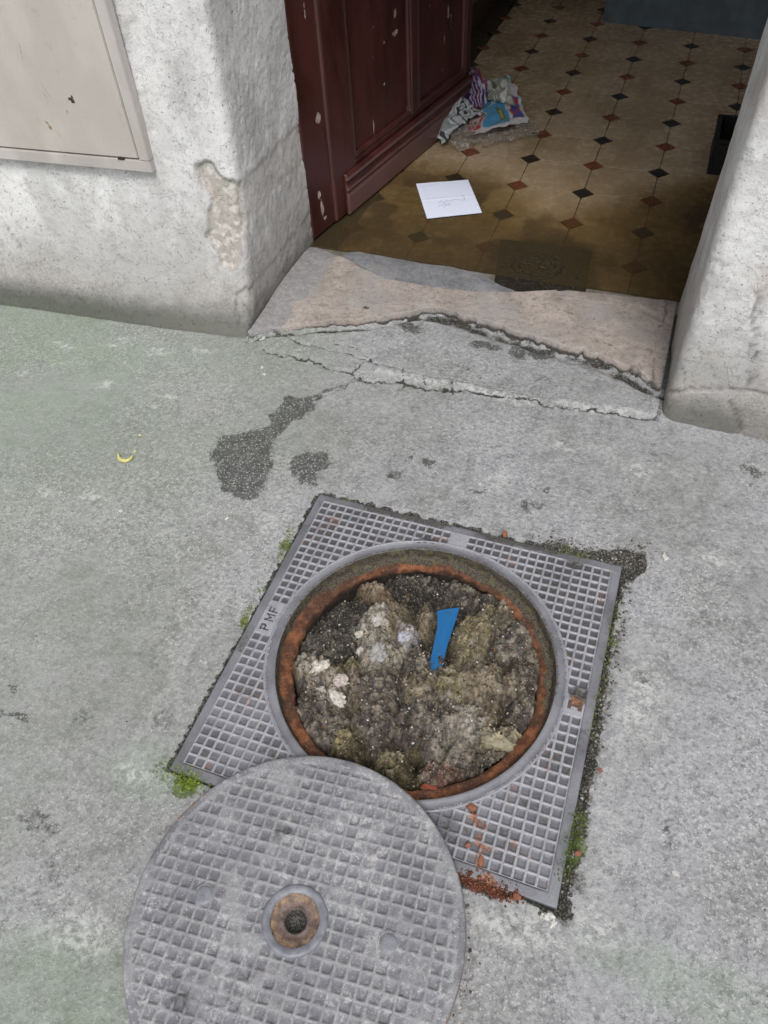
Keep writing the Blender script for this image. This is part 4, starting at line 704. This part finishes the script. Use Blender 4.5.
# ---------------------------------------------------------------- meter cupboard in the left wall
cab = empty('wall_cupboard', (-1.5, 1.08, .55), 'pale beige metal cupboard door set in the whitewashed wall, upper left', 'cupboard')
uW = np.array([1.02, .07, 0]) / math.hypot(1.02, .07); nW = np.array([uW[1], -uW[0], 0]); O = np.array([-.95, 1.116, 0]) 
def wp3(s_, z, out): return O + uW * s_ + np.array([0, 0, z]) + nW * out
def slabw(s0, s1, z0, z1, o0, o1, taper=0): 
    V = np.array([wp3(s, z, o) for o in (o0, o1) for s, z in ((s0, z0), (s1, z0), (s1, z1), (s0, z1))]); return V, [(0, 3, 2, 1), (4, 5, 6, 7), (0, 1, 5, 4), (1, 2, 6, 5), (2, 3, 7, 6), (3, 0, 4, 7)]
def mat_cab(name, cA, cB):
    m = M(name, .42, 0, .45); n = m.noise(7, 4, stretch=(1, 1, .5)); f = m.noise(90, 4, .7)
    c = m.mix(m.ramp(n, .35, .65), cA, cB); c = m.mix(m.mul(m.ramp(f, .66, .72), .5), c, (.22, .17, .12)); c = m.mix(m.mul(m.ramp(m.noise(18, 4, .7), .6, .7), .35), c, (.37, .33, .28)); m.bump(f, .0008); m.bump(n, .003, .5); return m.done(c)
mc = mat_cab('beige_enamel', (.50, .455, .415), (.565, .52, .475)); mcf = mat_cab('beige_frame_enamel', (.46, .43, .40), (.56, .53, .50))
s_r, s_fr = -.298, -.262; zbp, zbf = .566, .530; s_l = -1.35
def skewbox(s0, s1, z0, z1, o0, o1, bev=.002):
    V, Fc = box((s0, z0, o0), (s1, z1, o1), bev); return np.array([wp3(a, b, c) for a, b, c in V]), [q for q in Fc]
V, Fc = join([skewbox(s_l - .04, s_fr, zbf, zbp - .001, -.03, .004), skewbox(s_r + .001, s_fr, zbp, 1.36, -.03, .0035), skewbox(s_l - .04, s_l, zbp, 1.36, -.03, .0035), skewbox(s_l - .04, s_fr, 1.361, 1.40, -.03, .004), skewbox(s_l, s_r, zbp, 1.36, -.03, -.012, 0)]); child('frame', V, Fc, mcf, cab)
V, Fc = skewbox(s_l + .003, s_r - .0035, zbp + .0035, 1.355, -.010, .0005, .0025); child('door', V, Fc, mc, cab)
V, Fc = skewbox(s_r - .075, s_r - .052, zbp - .003, zbp + .0045, -.002, .0055, .001); child('hinge', V, Fc, skirt, cab)
p = wallpt(72, 98, 1.09); cw = np.array([p[0], 1.09, p[1]]); sI = (cw - O) @ uW
V, Fc = join([skewbox(sI - .008, sI + .004, p[1] - .004, p[1] + .004, .0006, .0013, 0), skewbox(sI - .001, sI + .010, p[1] - .011, p[1] - .001, .0007, .0014, 0), skewbox(sI + .004, sI + .009, p[1] + .001, p[1] + .010, .0008, .0015, 0)]); child('paint_chip', V, Fc, skirt, cab)

rsc = flat('rust_scuff', (.30, .23, .15), .8, var=.4, sc=90); gsc = flat('grey_scuff', (.40, .37, .34), .7, sc=90)
for (u0, v0, u1, v1, wd_, mt_) in ((51, 122, 55, 128, .006, rsc), (48, 119, 52, 122, .003, rsc), (41, 76, 57, 103, .0012, gsc), (44, 88, 53, 101, .001, gsc), (68, 108, 70, 112, .003, rsc), (22, 40, 26, 58, .0012, gsc)):
    a_ = wallpt(u0, v0, 1.092); b2_ = wallpt(u1, v1, 1.092); s0 = (np.array([a_[0], 1.092, 0]) - O) @ uW; s1 = (np.array([b2_[0], 1.092, 0]) - O) @ uW; dv = np.array([s1 - s0, b2_[1] - a_[1]]); nv_ = np.array([-dv[1], dv[0]]) / np.hypot(*dv) * wd_
    q4 = [(s0, a_[1]), (s0 + dv[0] * .5 + nv_[0], a_[1] + dv[1] * .5 + nv_[1]), (s1, b2_[1]), (s0 + dv[0] * .5 - nv_[0], a_[1] + dv[1] * .5 - nv_[1])]
    V = np.array([wp3(x_, z_, o_) for o_ in (.0004, .0010) for x_, z_ in q4]); child('scuff', V, FB, mt_, cab)

# ---------------------------------------------------------------- open front door
P0 = onz(345, 214, .05); P1 = onz(471, 107, .05); aD = (P1 - P0) / np.linalg.norm(P1 - P0); nD = np.array([aD[1], -aD[0], 0])     # nD faces into the doorway
door = empty('front_door', (P0[0], P0[1], 0), 'dark oxblood wooden front door with scuffed panels, standing open into the hall', 'door')
CH = []
def dpt(u, v):
    d = R.T @ np.array([(u - 384) / F, (v - 512) / F, 1]); t = ((P0 - CAM) @ nD) / (d @ nD); q = CAM + t * d; return ((q - P0) @ aD, q[2])
for u, v, ru, rv, s in ((397, 14, .008, .020, 1), (397, 33, .024, .010, 1), (386, 43, .006, .006, .8), (376, 127, .006, .050, .95), (409, 110, .008, .018, .8), (369, 145, .005, .006, 1), (318, 118, .016, .018, 1), (322, 208, .012, .035, .9), (319, 195, .012, .02, .9), (325, 218, .02, .012, .7), (450, 12, .012, .06, .6), (446, 40, .008, .03, .6), (453, 20, .006, .05, .6),
                        (444, 70, .02, .02, .5), (375, 27, .006, .006, .8), (375, 56, .004, .006, .9), (386, 85, .004, .008, .8), (304, 10, .006, .06, .55), (430, 85, .04, .03, .35), (300, 40, .006, .03, .4), (397, 124, .01, .004, .7), (432, 6, .004, .008, .8), (333, 153, .014, .008, .35)): CH.append((*dpt(u, v), ru, rv, s))
def dboard(nm, s0, s1, z0, z1, o0, o1, par=door, ridge=0, res=.012, bev=.004, extra=None):
    ns = max(2, int((s1 - s0) / res)); nz = max(2, int(min(z1, 1.2) - z0 > 0 and (min(z1, 1.2) - z0) / res or 2)); sv = np.r_[s0, np.linspace(s0 + bev, s1 - bev, ns), s1]; zv = np.r_[z0, np.linspace(z0 + bev, min(z1, 1.2) - bev, nz)]
    zv = np.r_[zv, np.arange(1.3, z1, .1)] if z1 > 1.2 else zv; zv = np.r_[zv, z1]
    SS, ZZ = np.meshgrid(sv, zv); OO = np.full(SS.shape, o1); OO[:, [0, -1]] -= bev * .7; OO[[0, -1], :] -= bev * .7
    if extra is not None: OO = OO + extra(SS, ZZ)
    s, z, o = SS.ravel(), ZZ.ravel(), OO.ravel(); o = o + (fbm(np.stack([s * 1, z * .4], 1), .05, 3, 121) - .5) * .0015
    V = P0[None] * np.array([1, 1, 0]) + s[:, None] * aD + o[:, None] * nD; V[:, 2] = z; Fc = grid_faces(len(sv), len(zv)); n = len(V); nx, nzv = len(sv), len(zv)
    bd = np.r_[np.arange(nx), np.arange(1, nzv) * nx + nx - 1, (nzv - 1) * nx + np.arange(nx - 2, -1, -1), np.arange(nzv - 2, 0, -1) * nx]; B = P0[None] * np.array([1, 1, 0]) + s[bd][:, None] * aD + o0 * nD; B[:, 2] = z[bd]
    k = np.arange(len(bd)); k2 = np.roll(k, -1); sides = np.stack([bd[k], n + k, n + k2, bd[k2]], 1)
    q = np.zeros(n)
    for cs, cz_, ru, rv, st_ in CH: q = np.maximum(q, st_ * np.clip(1.25 - .75 * np.hypot((s - cs) / ru, (z - cz_) / rv), 0, 1))
    rid = np.zeros(n)
    if extra is not None: rid = ss(.001, .004, extra(s, z))
    edge_w = ss(.010, .002, np.minimum.reduce([s - s0, s1 - s, z - z0])) * .35
    cols = np.zeros((n + len(bd), 3)); cols[:n, 0] = q; cols[:n, 1] = np.maximum(rid * .8, edge_w)
    return child(nm, np.vstack([V, B]), np.vstack([Fc, sides]), MD, par, cols={'ma': cols})
DT = 2.38
dboard('stile', -.235, -.072, .052, DT, -.045, .001); dboard('stile', -.070, .095, .052, DT, -.042, .008); dboard('stile', .565, .625, .23, DT - .1, -.040, .006); dboard('stile', 1.075, 1.130, .23, DT, -.042, .006)
dboard('panel', .096, .564, .235, DT - .1, -.035, -.009); dboard('panel', .626, 1.074, .235, DT - .1, -.035, -.009); dboard('rail', .096, 1.13, .052, .234, -.042, .003); dboard('rail', .096, 1.074, DT - .099, DT, -.042, .006)
for s0, s1 in ((.0955, .5645), (.6255, 1.0745)):
    dboard('moulding', s0, s0 + .018, .24, DT - .12, -.012, .004, res=.03); dboard('moulding', s1 - .018, s1, .24, DT - .12, -.012, .004, res=.03); dboard('moulding', s0, s1, .2355, .256, -.012, .0035, res=.03)
def ridg(s, z): return .010 * np.exp(-((z - .193) / .006) ** 2) + .009 * np.exp(-((z - .152) / .006) ** 2) + .006 * ss(.146, .125, z)
dboard('weather_board', .004, 1.128, .048, .212, .0085, .018, extra=ridg, res=.006)

# ---------------------------------------------------------------- floor drain just inside the step
L = np.array([onz(500, 238, .045), onz(593, 250, .045), onz(586, 296, .045), onz(492, 290, .045)])[:, :2][::-1]; dc = L.mean(0); dr = empty('floor_drain', (dc[0], dc[1], .04), 'dark square drain cover sunk in wet hall floor just inside the doorstep', 'drain')
mdr = mat_attr('wet_drain_iron', .35, .5, .0015, .8, .08)
def ins(L, k): c = L.mean(0); return c + (L - c) * k
V, Fc = prism(ins(L, .99), .038, .0428, .002); child('plate', V, Fc, mdr, dr, cols={'ma': np.tile(np.array((.020, .016, .012)), (len(V), 1))})
V, Fq = lathe([(.095, .0420), (.093, .0432), (.086, .0434), (.084, .0426), (.072, .0426), (.070, .0433), (.062, .0434), (.060, .042)], 60, dc + np.array([-.02, .005])); child('ring', V, Fq, mdr, dr, cols={'ma': np.tile(np.array((.026, .019, .013)), (len(V), 1))})
g = np.random.default_rng(8); n = 320; q = dc + g.normal(0, 1, (n, 2)) * np.array([.085, .06]) * (.35 + .9 * g.random((n, 1))); q = q[(poly_sd(q, L) > -.03) & (q[:, 1] > 1.605)]; n = len(q); sz = .0012 + .0040 * g.random(n) ** 3; pc = np.array([(.03, .02, .012), (.07, .04, .02), (.09, .065, .035), (.14, .11, .07)])[g.choice(4, n, p=[.45, .3, .18, .07])]
V, Fq, cl = crumbs(np.c_[q, np.full(n, .0475)], sz, pc, 9, .4); tag(mesh_obj('leaf_debris', V, Fq, mcr, cols={'ma': cl}), 'wet brown leaf crumbs and grit on the hall drain cover', 'debris', kind='stuff')

# ---------------------------------------------------------------- sheet of paper on the wet floor
A, B_, C_, D_ = onz(416, 184, .047)[:2], onz(468, 180, .047)[:2], onz(482, 213, .047)[:2], onz(427, 219, .047)[:2]
def bil(u, v): return (A * (1 - u)[:, None] + B_ * u[:, None]) * (1 - v)[:, None] + (D_ * (1 - u)[:, None] + C_ * u[:, None]) * v[:, None]
nu = 90; uu, vv = np.meshgrid(np.linspace(0, 1, nu), np.linspace(0, 1, nu)); u, v = uu.ravel(), vv.ravel(); P = bil(u, v); z = .0478 + .0016 * fbm(P, .08, 3, 131) + .0015 * np.exp(-((v - .5) / .02) ** 2)
c = np.tile(np.array((.74, .78, .93)), (len(P), 1)); Puv = np.stack([u, v], 1); ink = np.zeros(len(P))
for Ls in ([(.30, .62), (.36, .56), (.40, .64), (.46, .55), (.52, .60), (.60, .54), (.70, .58), (.78, .60), (.80, .50), (.77, .44)], [(.28, .70), (.38, .66), (.50, .70), (.46, .62)], [(.36, .74), (.44, .68)]): ink = np.maximum(ink, ss(.014, .006, seg_dist(Puv, np.array(Ls))))
for Ls in ([(.08, .10), (.30, .09)], [(.08, .36), (.22, .35)], [(.10, .45), (.26, .44)], [(.08, .52), (.20, .52)]): ink = np.maximum(ink, .35 * ss(.02, .008, seg_dist(Puv, np.array(Ls))) * (vn(Puv, .02, 5) > .35))
c = c * (1 - .3 * ink)[:, None]; Fq = grid_faces(nu, nu)[:, ::-1]
V = np.vstack([np.c_[P, z], np.c_[P, z - .0006]]); Fq = np.vstack([Fq, Fq[:, ::-1] + len(P)]); tag(mesh_obj('paper_sheet', V, Fq, mat_print('white_paper', .7, .3), smooth=True, cols={'ma': np.vstack([c, c])}), 'flat white sheet of paper with faint handwriting on the wet tiles', 'paper')

# ---------------------------------------------------------------- crumpled leaflets in torn plastic wrap by the door's end
mpr = mat_print('glossy_print', .3, .5)
def sheetc(name, corners, z0, amp, sc, paint, label, cat, seed, lift=None, nn=60, mat=None):
    A, B, C3, D = [np.array(q) for q in corners]; uu, vv = np.meshgrid(np.linspace(0, 1, nn), np.linspace(0, 1, nn)); u, v = uu.ravel(), vv.ravel()
    P = (A * (1 - u)[:, None] + B * u[:, None]) * (1 - v)[:, None] + (D * (1 - u)[:, None] + C3 * u[:, None]) * v[:, None]
    w_ = np.stack([fbm(P[:, :2], sc, 3, seed + 1), fbm(P[:, :2], sc, 3, seed + 2)], 1) - .5; P[:, :2] += w_ * sc * .9
    rg = 1 - abs(2 * fbm(P[:, :2], sc, 4, seed) - 1); P[:, 2] += amp * (rg - .5) + (lift(u, v) if lift else 0); P[:, 2] = np.maximum(P[:, 2], z0)
    c = paint(u, v); V = np.vstack([P, P - np.array([0, 0, .0012])]); Fq = grid_faces(nn, nn)[:, ::-1]; Fq = np.vstack([Fq, Fq[:, ::-1] + len(P)])
    return tag(mesh_obj(name, V, Fq, mat or mpr, smooth=True, cols={'ma': np.vstack([c, c])}), label, cat)
def W3(u, v, z): return onz(u, v, z)
def paintA(u, v):                                          # blue panel, white margins, red fruit-like blotches
    n = len(u); c = np.tile(np.array((.72, .70, .70)), (n, 1)); q = np.stack([u, v], 1)
    bm_ = (u > .28) & (u < .72) & (v < .93); c[bm_] = (.10, .36, .62); 
    rb = (u < .26) & (v > .30) & (v < .95); t = vn(q, .06, 3); c[rb] = np.where((t[rb] > .5)[:, None], np.array([(.55, .05, .06)]), np.array([(.70, .55, .5)])); c[rb & (t < .28)] = (.08, .12, .03)
    rt = (u < .26) & (v <= .30); c[rt] = (.42, .03, .04)
    rc = (u > .78) & (u < .95) & (v > .35) & (v < .85); c[rc] = np.where((t[rc] > .5)[:, None], np.array([(.5, .06, .10)]), np.array([(.08, .12, .4)]))
    gd = (u > .50) & (u < .64) & (v > .62) & (v < .85); c[gd] = (.16, .22, .10); c[(u > .53) & (u < .60) & (v > .68) & (v < .78)] = (.6, .5, .12)
    wt = bm_ & (vn(q * np.array([1, .6]), .035, 8) > .62) & (v > .2) & (v < .6) & (u > .36) & (u < .6); c[wt] = (.7, .78, .82); return c
sheetc('leaflet', [W3(468, 90, .085), W3(513, 88, .10), W3(528, 125, .06), W3(468, 138, .062)], .048, .022, .10, paintA, 'white leaflet with a bright blue panel and red pictures, right of the heap', 'leaflet', 141, lambda u, v: .02 * np.sin(u * 3.1))
def paintS(cols_, sc, sd): 
    def f(u, v):
        t = vn(np.stack([u, v * .35], 1), sc, sd); k = np.clip((t * 1.3 - .15) * len(cols_), 0, len(cols_) - 1).astype(int); return np.array(cols_)[k]
    return f
sheetc('leaflet', [W3(430, 126, .085), W3(462, 98, .14), W3(484, 116, .09), W3(440, 146, .055)], .048, .035, .07, paintS([(.03, .035, .04), (.55, .57, .58), (.30, .32, .33), (.62, .65, .66), (.06, .07, .08), (.5, .53, .55)], .12, 4), 'crumpled grey and black leaflet at the left end of the heap', 'leaflet', 151, lambda u, v: .02 * np.sin(u * 3.1))
sheetc('leaflet', [W3(462, 70, .12), W3(476, 70, .22), W3(488, 104, .12), W3(458, 116, .09)], .048, .03, .07, paintS([(.07, .04, .20), (.05, .03, .13), (.48, .47, .55), (.09, .05, .22), (.30, .04, .06), (.42, .42, .5), (.06, .04, .16)], .2, 6), 'purple crumpled leaflet against the end of the door', 'leaflet', 161, lambda u, v: .03 * np.sin(v * 3.1))
sheetc('leaflet', [W3(484, 82, .13), W3(503, 79, .15), W3(516, 108, .09), W3(486, 101, .11)], .05, .03, .06, paintS([(.62, .64, .62), (.16, .19, .15), (.45, .47, .42), (.28, .31, .25), (.68, .68, .66)], .15, 9), 'folded white and grey-green leaflet on top of the blue one', 'leaflet', 171, lambda u, v: .02 * np.sin(v * 3.1))
sheetc('leaflet', [W3(499, 83, .10), W3(510, 77, .14), W3(512, 92, .08), W3(502, 94, .08)], .05, .02, .05, paintS([(.05, .10, .2), (.55, .6, .6), (.10, .28, .35), (.3, .38, .3)], .2, 12), 'small teal-edged leaflet corner pointing up behind the heap', 'leaflet', 181)
mpl = M('clear_film', .12, 0, .5); t = mpl.t; tr = mpl.n('ShaderNodeBsdfTransparent'); mx = mpl.n('ShaderNodeMixShader'); mpl.b.inputs['Base Color'].default_value = (.55, .5, .46, 1); mpl.bump(mpl.noise(60, 4, .7), .006); t.links.new(mpl.h, mpl.b.inputs['Normal']); mpl.put(mx.inputs[0], mpl.ramp(mpl.noise(45, 4, .7), .45, .68, .12, .55)); t.links.new(tr.outputs[0], mx.inputs[1]); t.links.new(mpl.b.outputs[0], mx.inputs[2]); t.links.new(mx.outputs[0], [q for q in t.nodes if q.type == 'OUTPUT_MATERIAL'][0].inputs[0])
wht = lambda u, v: np.tile(np.array((.8, .8, .8)), (len(u), 1))
sheetc('plastic_film', [W3(505, 118, .055), W3(536, 122, .055), W3(541, 136, .052), W3(478, 148, .052)], .0485, .03, .05, wht, 'torn clear plastic film lying right of the leaflets', 'plastic film', 191, nn=50, mat=mpl.m)
sheetc('plastic_wrap', [W3(444, 132, .08), W3(474, 124, .08), W3(492, 136, .052), W3(458, 152, .05)], .0485, .03, .05, wht, 'crumpled clear wrap round the grey leaflet at the foot of the door', 'plastic film', 197, nn=50, mat=mpl.m)

# ---------------------------------------------------------------- black bin near the right wall
q = onz(706, 174, .042); V, Fc = box((q[0], q[1], .042), (q[0] + .30, q[1] + .26, .36), .012); binm = flat('black_plastic', (.012, .012, .013), .5, var=.3)
bn = empty('black_crate', (q[0] + .15, q[1] + .13, .042), 'matt black crate standing on the tiles by the right wall of the hall', 'crate')
w_ = .012; x0, y0, x1, y1 = q[0], q[1], q[0] + .30, q[1] + .26
for a, b in (((x0, y0, .05), (x0 + w_, y1, .17)), ((x1 - w_, y0, .05), (x1, y1, .17)), ((x0 + w_ + .0005, y0, .05), (x1 - w_ - .0005, y0 + w_, .17)), ((x0 + w_ + .0005, y1 - w_, .05), (x1 - w_ - .0005, y1, .17))): child('side', *box(a, b, .003), binm, bn)
child('base', *box((x0 + .002, y0 + .002, .042), (x1 - .002, y1 - .002, .0495)), binm, bn); child('rim', *join([box((x0 - .006, y0 - .006, .1705), (x1 + .006, y0 + .014, .182), .002), box((x0 - .006, y1 - .014, .1705), (x1 + .006, y1 + .006, .182), .002), box((x0 - .006, y0 + .0145, .1705), (x0 + .014, y1 - .0145, .182), .002), box((x1 - .014, y0 + .0145, .1705), (x1 + .006, y1 - .0145, .182), .002)]), binm, bn)

# ---------------------------------------------------------------- litter on the pavement
def gh(x, y): 
    i = int(np.argmin(abs(GX - x))); j = int(np.argmin(abs(GY - y))); return float(Z_G[j * len(GX) + i])
pt = np.array([onz(*q) for q in ((119, 455), (119, 459), (122, 461.5), (127, 462), (131, 460), (133, 457))]); 
def tube(pts, rad, nseg=10, sub=5):
    pts = np.array(pts); n = len(pts); t = np.linspace(0, n - 1, (n - 1) * sub + 1); P = np.stack([np.interp(t, np.arange(n), pts[:, k]) for k in range(3)], 1); 
    for _ in range(3): P[1:-1] = (P[:-2] + 2 * P[1:-1] + P[2:]) / 4
    T = np.gradient(P, axis=0); T /= np.linalg.norm(T, axis=1)[:, None]; U = np.cross(T, [0, 0, 1]); U /= np.linalg.norm(U, axis=1)[:, None]; Wv = np.cross(U, T); a = np.arange(nseg) * 2 * math.pi / nseg; tt = np.linspace(0, 1, len(P)); rr = rad * (.35 + .65 * np.sin(np.pi * np.clip(tt, .03, .97)) ** .5)
    V = (P[:, None] + rr[:, None, None] * (np.cos(a)[None, :, None] * U[:, None] + np.sin(a)[None, :, None] * Wv[:, None])).reshape(-1, 3); i = np.arange(len(P) * nseg).reshape(len(P), nseg); j = np.roll(i, -1, 1); Fc = [list(f) for f in np.stack([i[:-1], j[:-1], j[1:], i[1:]], -1).reshape(-1, 4)]; Fc += [list(i[0][::-1]), list(i[-1])]; return V, Fc
pt[:, 2] = gh(*pt[2, :2]) + .005; ye = flat('yellow_rind', (.60, .56, .20), .6, var=.2, sc=200)
tag(mesh_obj('fruit_rind', *tube(pt, .0055), ye, smooth=True), 'curled pale yellow scrap of rind lying on the greenish pavement at left', 'rind')
for u, v, s, lb in ((135, 451, .006, 'tiny yellow crumb up and right of the curled rind'), (140, 435, .005, 'tiny yellow crumb farthest from the curled rind, toward the wall')):
    q = onz(u, v); lump('yellow_crumb', u, v, gh(q[0], q[1]) + .003, s, s * .6, s * .5, (.62, .58, .22), lb, 'crumb', 'yellow crumbs by the rind', int(u), .5, mwh, 2)
for k, (u, v, s, lb) in enumerate(((121, 511, .006, 'white chip below the curled yellow rind'), (227, 518, .006, 'white chip below the large dark stain'), (666, 557, .010, 'white chip right of the broken corner of the manhole frame'), (547, 916, .011, 'larger white chip below the bottom corner of the manhole frame'), (554, 923, .007, 'smaller white chip next to the larger one below the frame corner'),
                              (262, 367, .007, 'white chip in front of the left pier corner, upper of two'), (264, 374, .007, 'white chip in front of the left pier corner, lower of two'), (263, 339, .011, 'white plaster chip at the very foot of the left pier corner'), (561, 768, .006, 'pale chip in the joint right of the manhole frame'), (676, 874, .007, 'white chip on bare pavement at lower right'), (480, 484, .005, 'tiny white chip above the manhole frame'))):
    q = onz(u, v); lump('plaster_chip', u, v, gh(q[0], q[1]) + .001, s, s * .7, s * .28, (.62, .61, .58), lb, 'chip', 'white chips on the pavement', 30 + k, 1.15, mwh, 3, rz=k)
mbr = mat_attr('brick_red', .9, .2, .001, .4, .1)
for k, (u, v, s, z, lb) in enumerate(((472, 807, .0125, .003, 'largest orange brick crumb on the lower frame ribs near the rim'), (468, 845, .008, .003, 'orange brick crumb on the frame beside the rust streak'), (481, 861, .011, .003, 'oval orange brick crumb at the lower end of the rust streak'), (517, 896, .010, .001, 'brick crumb at the right end of the red rubble below the frame'), (578, 853, .009, .004, 'brick crumb on the moss right of the frame'), (505, 534, .013, .003, 'brick chip lying on the top edge of the manhole frame'))):
    lump('brick_crumb', u, v, z, s * .85, s * .6, s * .35, (.25, .105, .062), lb, 'brick crumb', 'orange brick crumbs', 50 + k, .45, mbr, 3, rz=k)
g = np.random.default_rng(11)
def along(L, n, wd, dz=.0, z=None):
    L = pz(L); seg = np.hypot(*np.diff(L, axis=0).T); t = g.random(n) * seg.sum(); cs = np.r_[0, np.cumsum(seg)]; q = np.stack([np.interp(t, cs, L[:, k]) for k in (0, 1)], 1) + g.normal(0, wd, (n, 2)); zz = np.array([gh(x, y) if max(abs(x), abs(y)) > .428 else -.002 for x, y in q]) if z is None else np.full(n, z); return np.c_[q, zz + dz]
def mass(name, C0, smin, smax, pal_, pw, label, cat, seed, flat_=.7, mt=None):
    n = len(C0); sz = smin + (smax - smin) * g.random(n) ** 2.5; pc = np.array(pal_)[g.choice(len(pal_), n, p=pw)] * (.75 + .5 * g.random((n, 1))); C0 = C0.copy(); C0[:, 2] += sz * .25; V, Fq, cl = crumbs(C0, sz, pc, seed, flat_); tag(mesh_obj(name, V, Fq, mt or mcr, cols={'ma': cl}), label, cat, kind='stuff')
mass('brick_rubble', along([(462, 876), (480, 883), (500, 889), (518, 897)], 300, .009), .0010, .0045, [(.20, .065, .035), (.14, .045, .025), (.27, .12, .08), (.08, .055, .042)], [.4, .3, .15, .15], 'crushed red brick rubble in the joint below the manhole frame', 'rubble', 12)
C0 = np.vstack([along([(556, 905), (575, 830), (590, 755), (605, 690), (618, 620), (624, 575)], 900, .012), along([(540, 540), (600, 556), (640, 560)], 420, .014), along([(620, 565), (645, 548)], 160, .018), along([(320, 494), (420, 520), (540, 550)], 260, .007), along([(172, 766), (240, 640), (318, 497)], 260, .006), along([(455, 890), (462, 950), (455, 1010)], 160, .012)])
C0 = C0[(np.maximum(abs(C0[:, 0]), abs(C0[:, 1])) > .4265) & (np.hypot(C0[:, 0] - LC[0], C0[:, 1] - LC[1]) > LR + .004)]
mass('joint_gravel', C0, .0012, .0050, [(.09, .085, .075), (.16, .155, .14), (.05, .045, .04), (.32, .32, .30), (.2, .17, .12)], [.3, .25, .2, .15, .1], 'dark soil and gravel in the joint round the manhole frame', 'gravel', 13)
C0 = along([(262, 329), (330, 327), (400, 320), (428, 314), (480, 326), (560, 350), (625, 374), (652, 388)], 1100, .012); C0[:, 1] -= .012
mass('mortar_rubble', C0, .0012, .0055, [(.10, .095, .085), (.2, .19, .175), (.30, .28, .26), (.05, .045, .04)], [.35, .3, .15, .2], 'crumbled mortar under the broken edge of the doorstep', 'rubble', 14)
q = np.c_[g.uniform(-2.0, 1.2, 1500), g.uniform(-1.0, 1.0, 1500)]; q = q[(np.maximum(abs(q[:, 0]), abs(q[:, 1])) > .45) & (np.hypot(q[:, 0] - LC[0], q[:, 1] - LC[1]) > LR + .01)]
mass('grit', np.c_[q, [gh(*a) for a in q]], .0007, .0026, [(.45, .45, .43), (.12, .12, .12), (.3, .3, .29), (.62, .61, .58)], [.35, .25, .25, .15], 'fine loose grit scattered on the pavement', 'grit', 15)
# moss: tiny leaf blades
mmo = mat_attr('moss_leaf', .8, .2, .0005, .3, 0)
def mossy(name, C0, label, cA=(.10, .16, .02), cB=(.28, .36, .05), s=.004):
    n = len(C0); a = g.random(n) * 6.28; t = g.random(n) * 1.2 + .2; L_ = s * (.5 + g.random(n)); d = np.stack([np.cos(a) * np.cos(t), np.sin(a) * np.cos(t), np.sin(t)], 1); sd_ = np.stack([-np.sin(a), np.cos(a), 0 * a], 1); 
    V = np.stack([C0 - sd_ * L_[:, None] * .25, C0 + sd_ * L_[:, None] * .25, C0 + d * L_[:, None] + sd_ * .1 * L_[:, None], C0 + d * L_[:, None] - sd_ * .1 * L_[:, None]], 1).reshape(-1, 3); cl = np.repeat(np.array(cA) + (np.array(cB) - np.array(cA)) * g.random((n, 1)), 4, axis=0)
    tag(mesh_obj(name, V, np.arange(4 * n).reshape(n, 4), mmo, cols={'ma': cl}), label, 'moss', kind='stuff')
mossy('moss', np.vstack([along([(174, 772), (200, 786)], 500, .012), along([(184, 782), (192, 787)], 300, .006, .002)]), 'bright green moss tuft at the left corner of the manhole frame', (.08, .11, .02), (.26, .34, .05))
mossy('moss', along([(582, 812), (574, 842), (564, 878)], 620, .008), 'green moss strip beside the lower right side of the manhole frame', (.05, .065, .02), (.14, .18, .05))
mossy('moss', np.vstack([along([(278, 560), (292, 528)], 260, .008), along([(240, 626), (252, 606)], 200, .006)]), 'dull moss in the joint along the upper left side of the frame', (.07, .09, .02), (.24, .26, .06))
mossy('moss', np.vstack([along([(618, 600), (606, 665), (590, 740)], 380, .007), along([(560, 548), (590, 556)], 160, .008)]), 'thin moss in the joint along the upper right side of the frame', (.07, .09, .02), (.24, .28, .07))
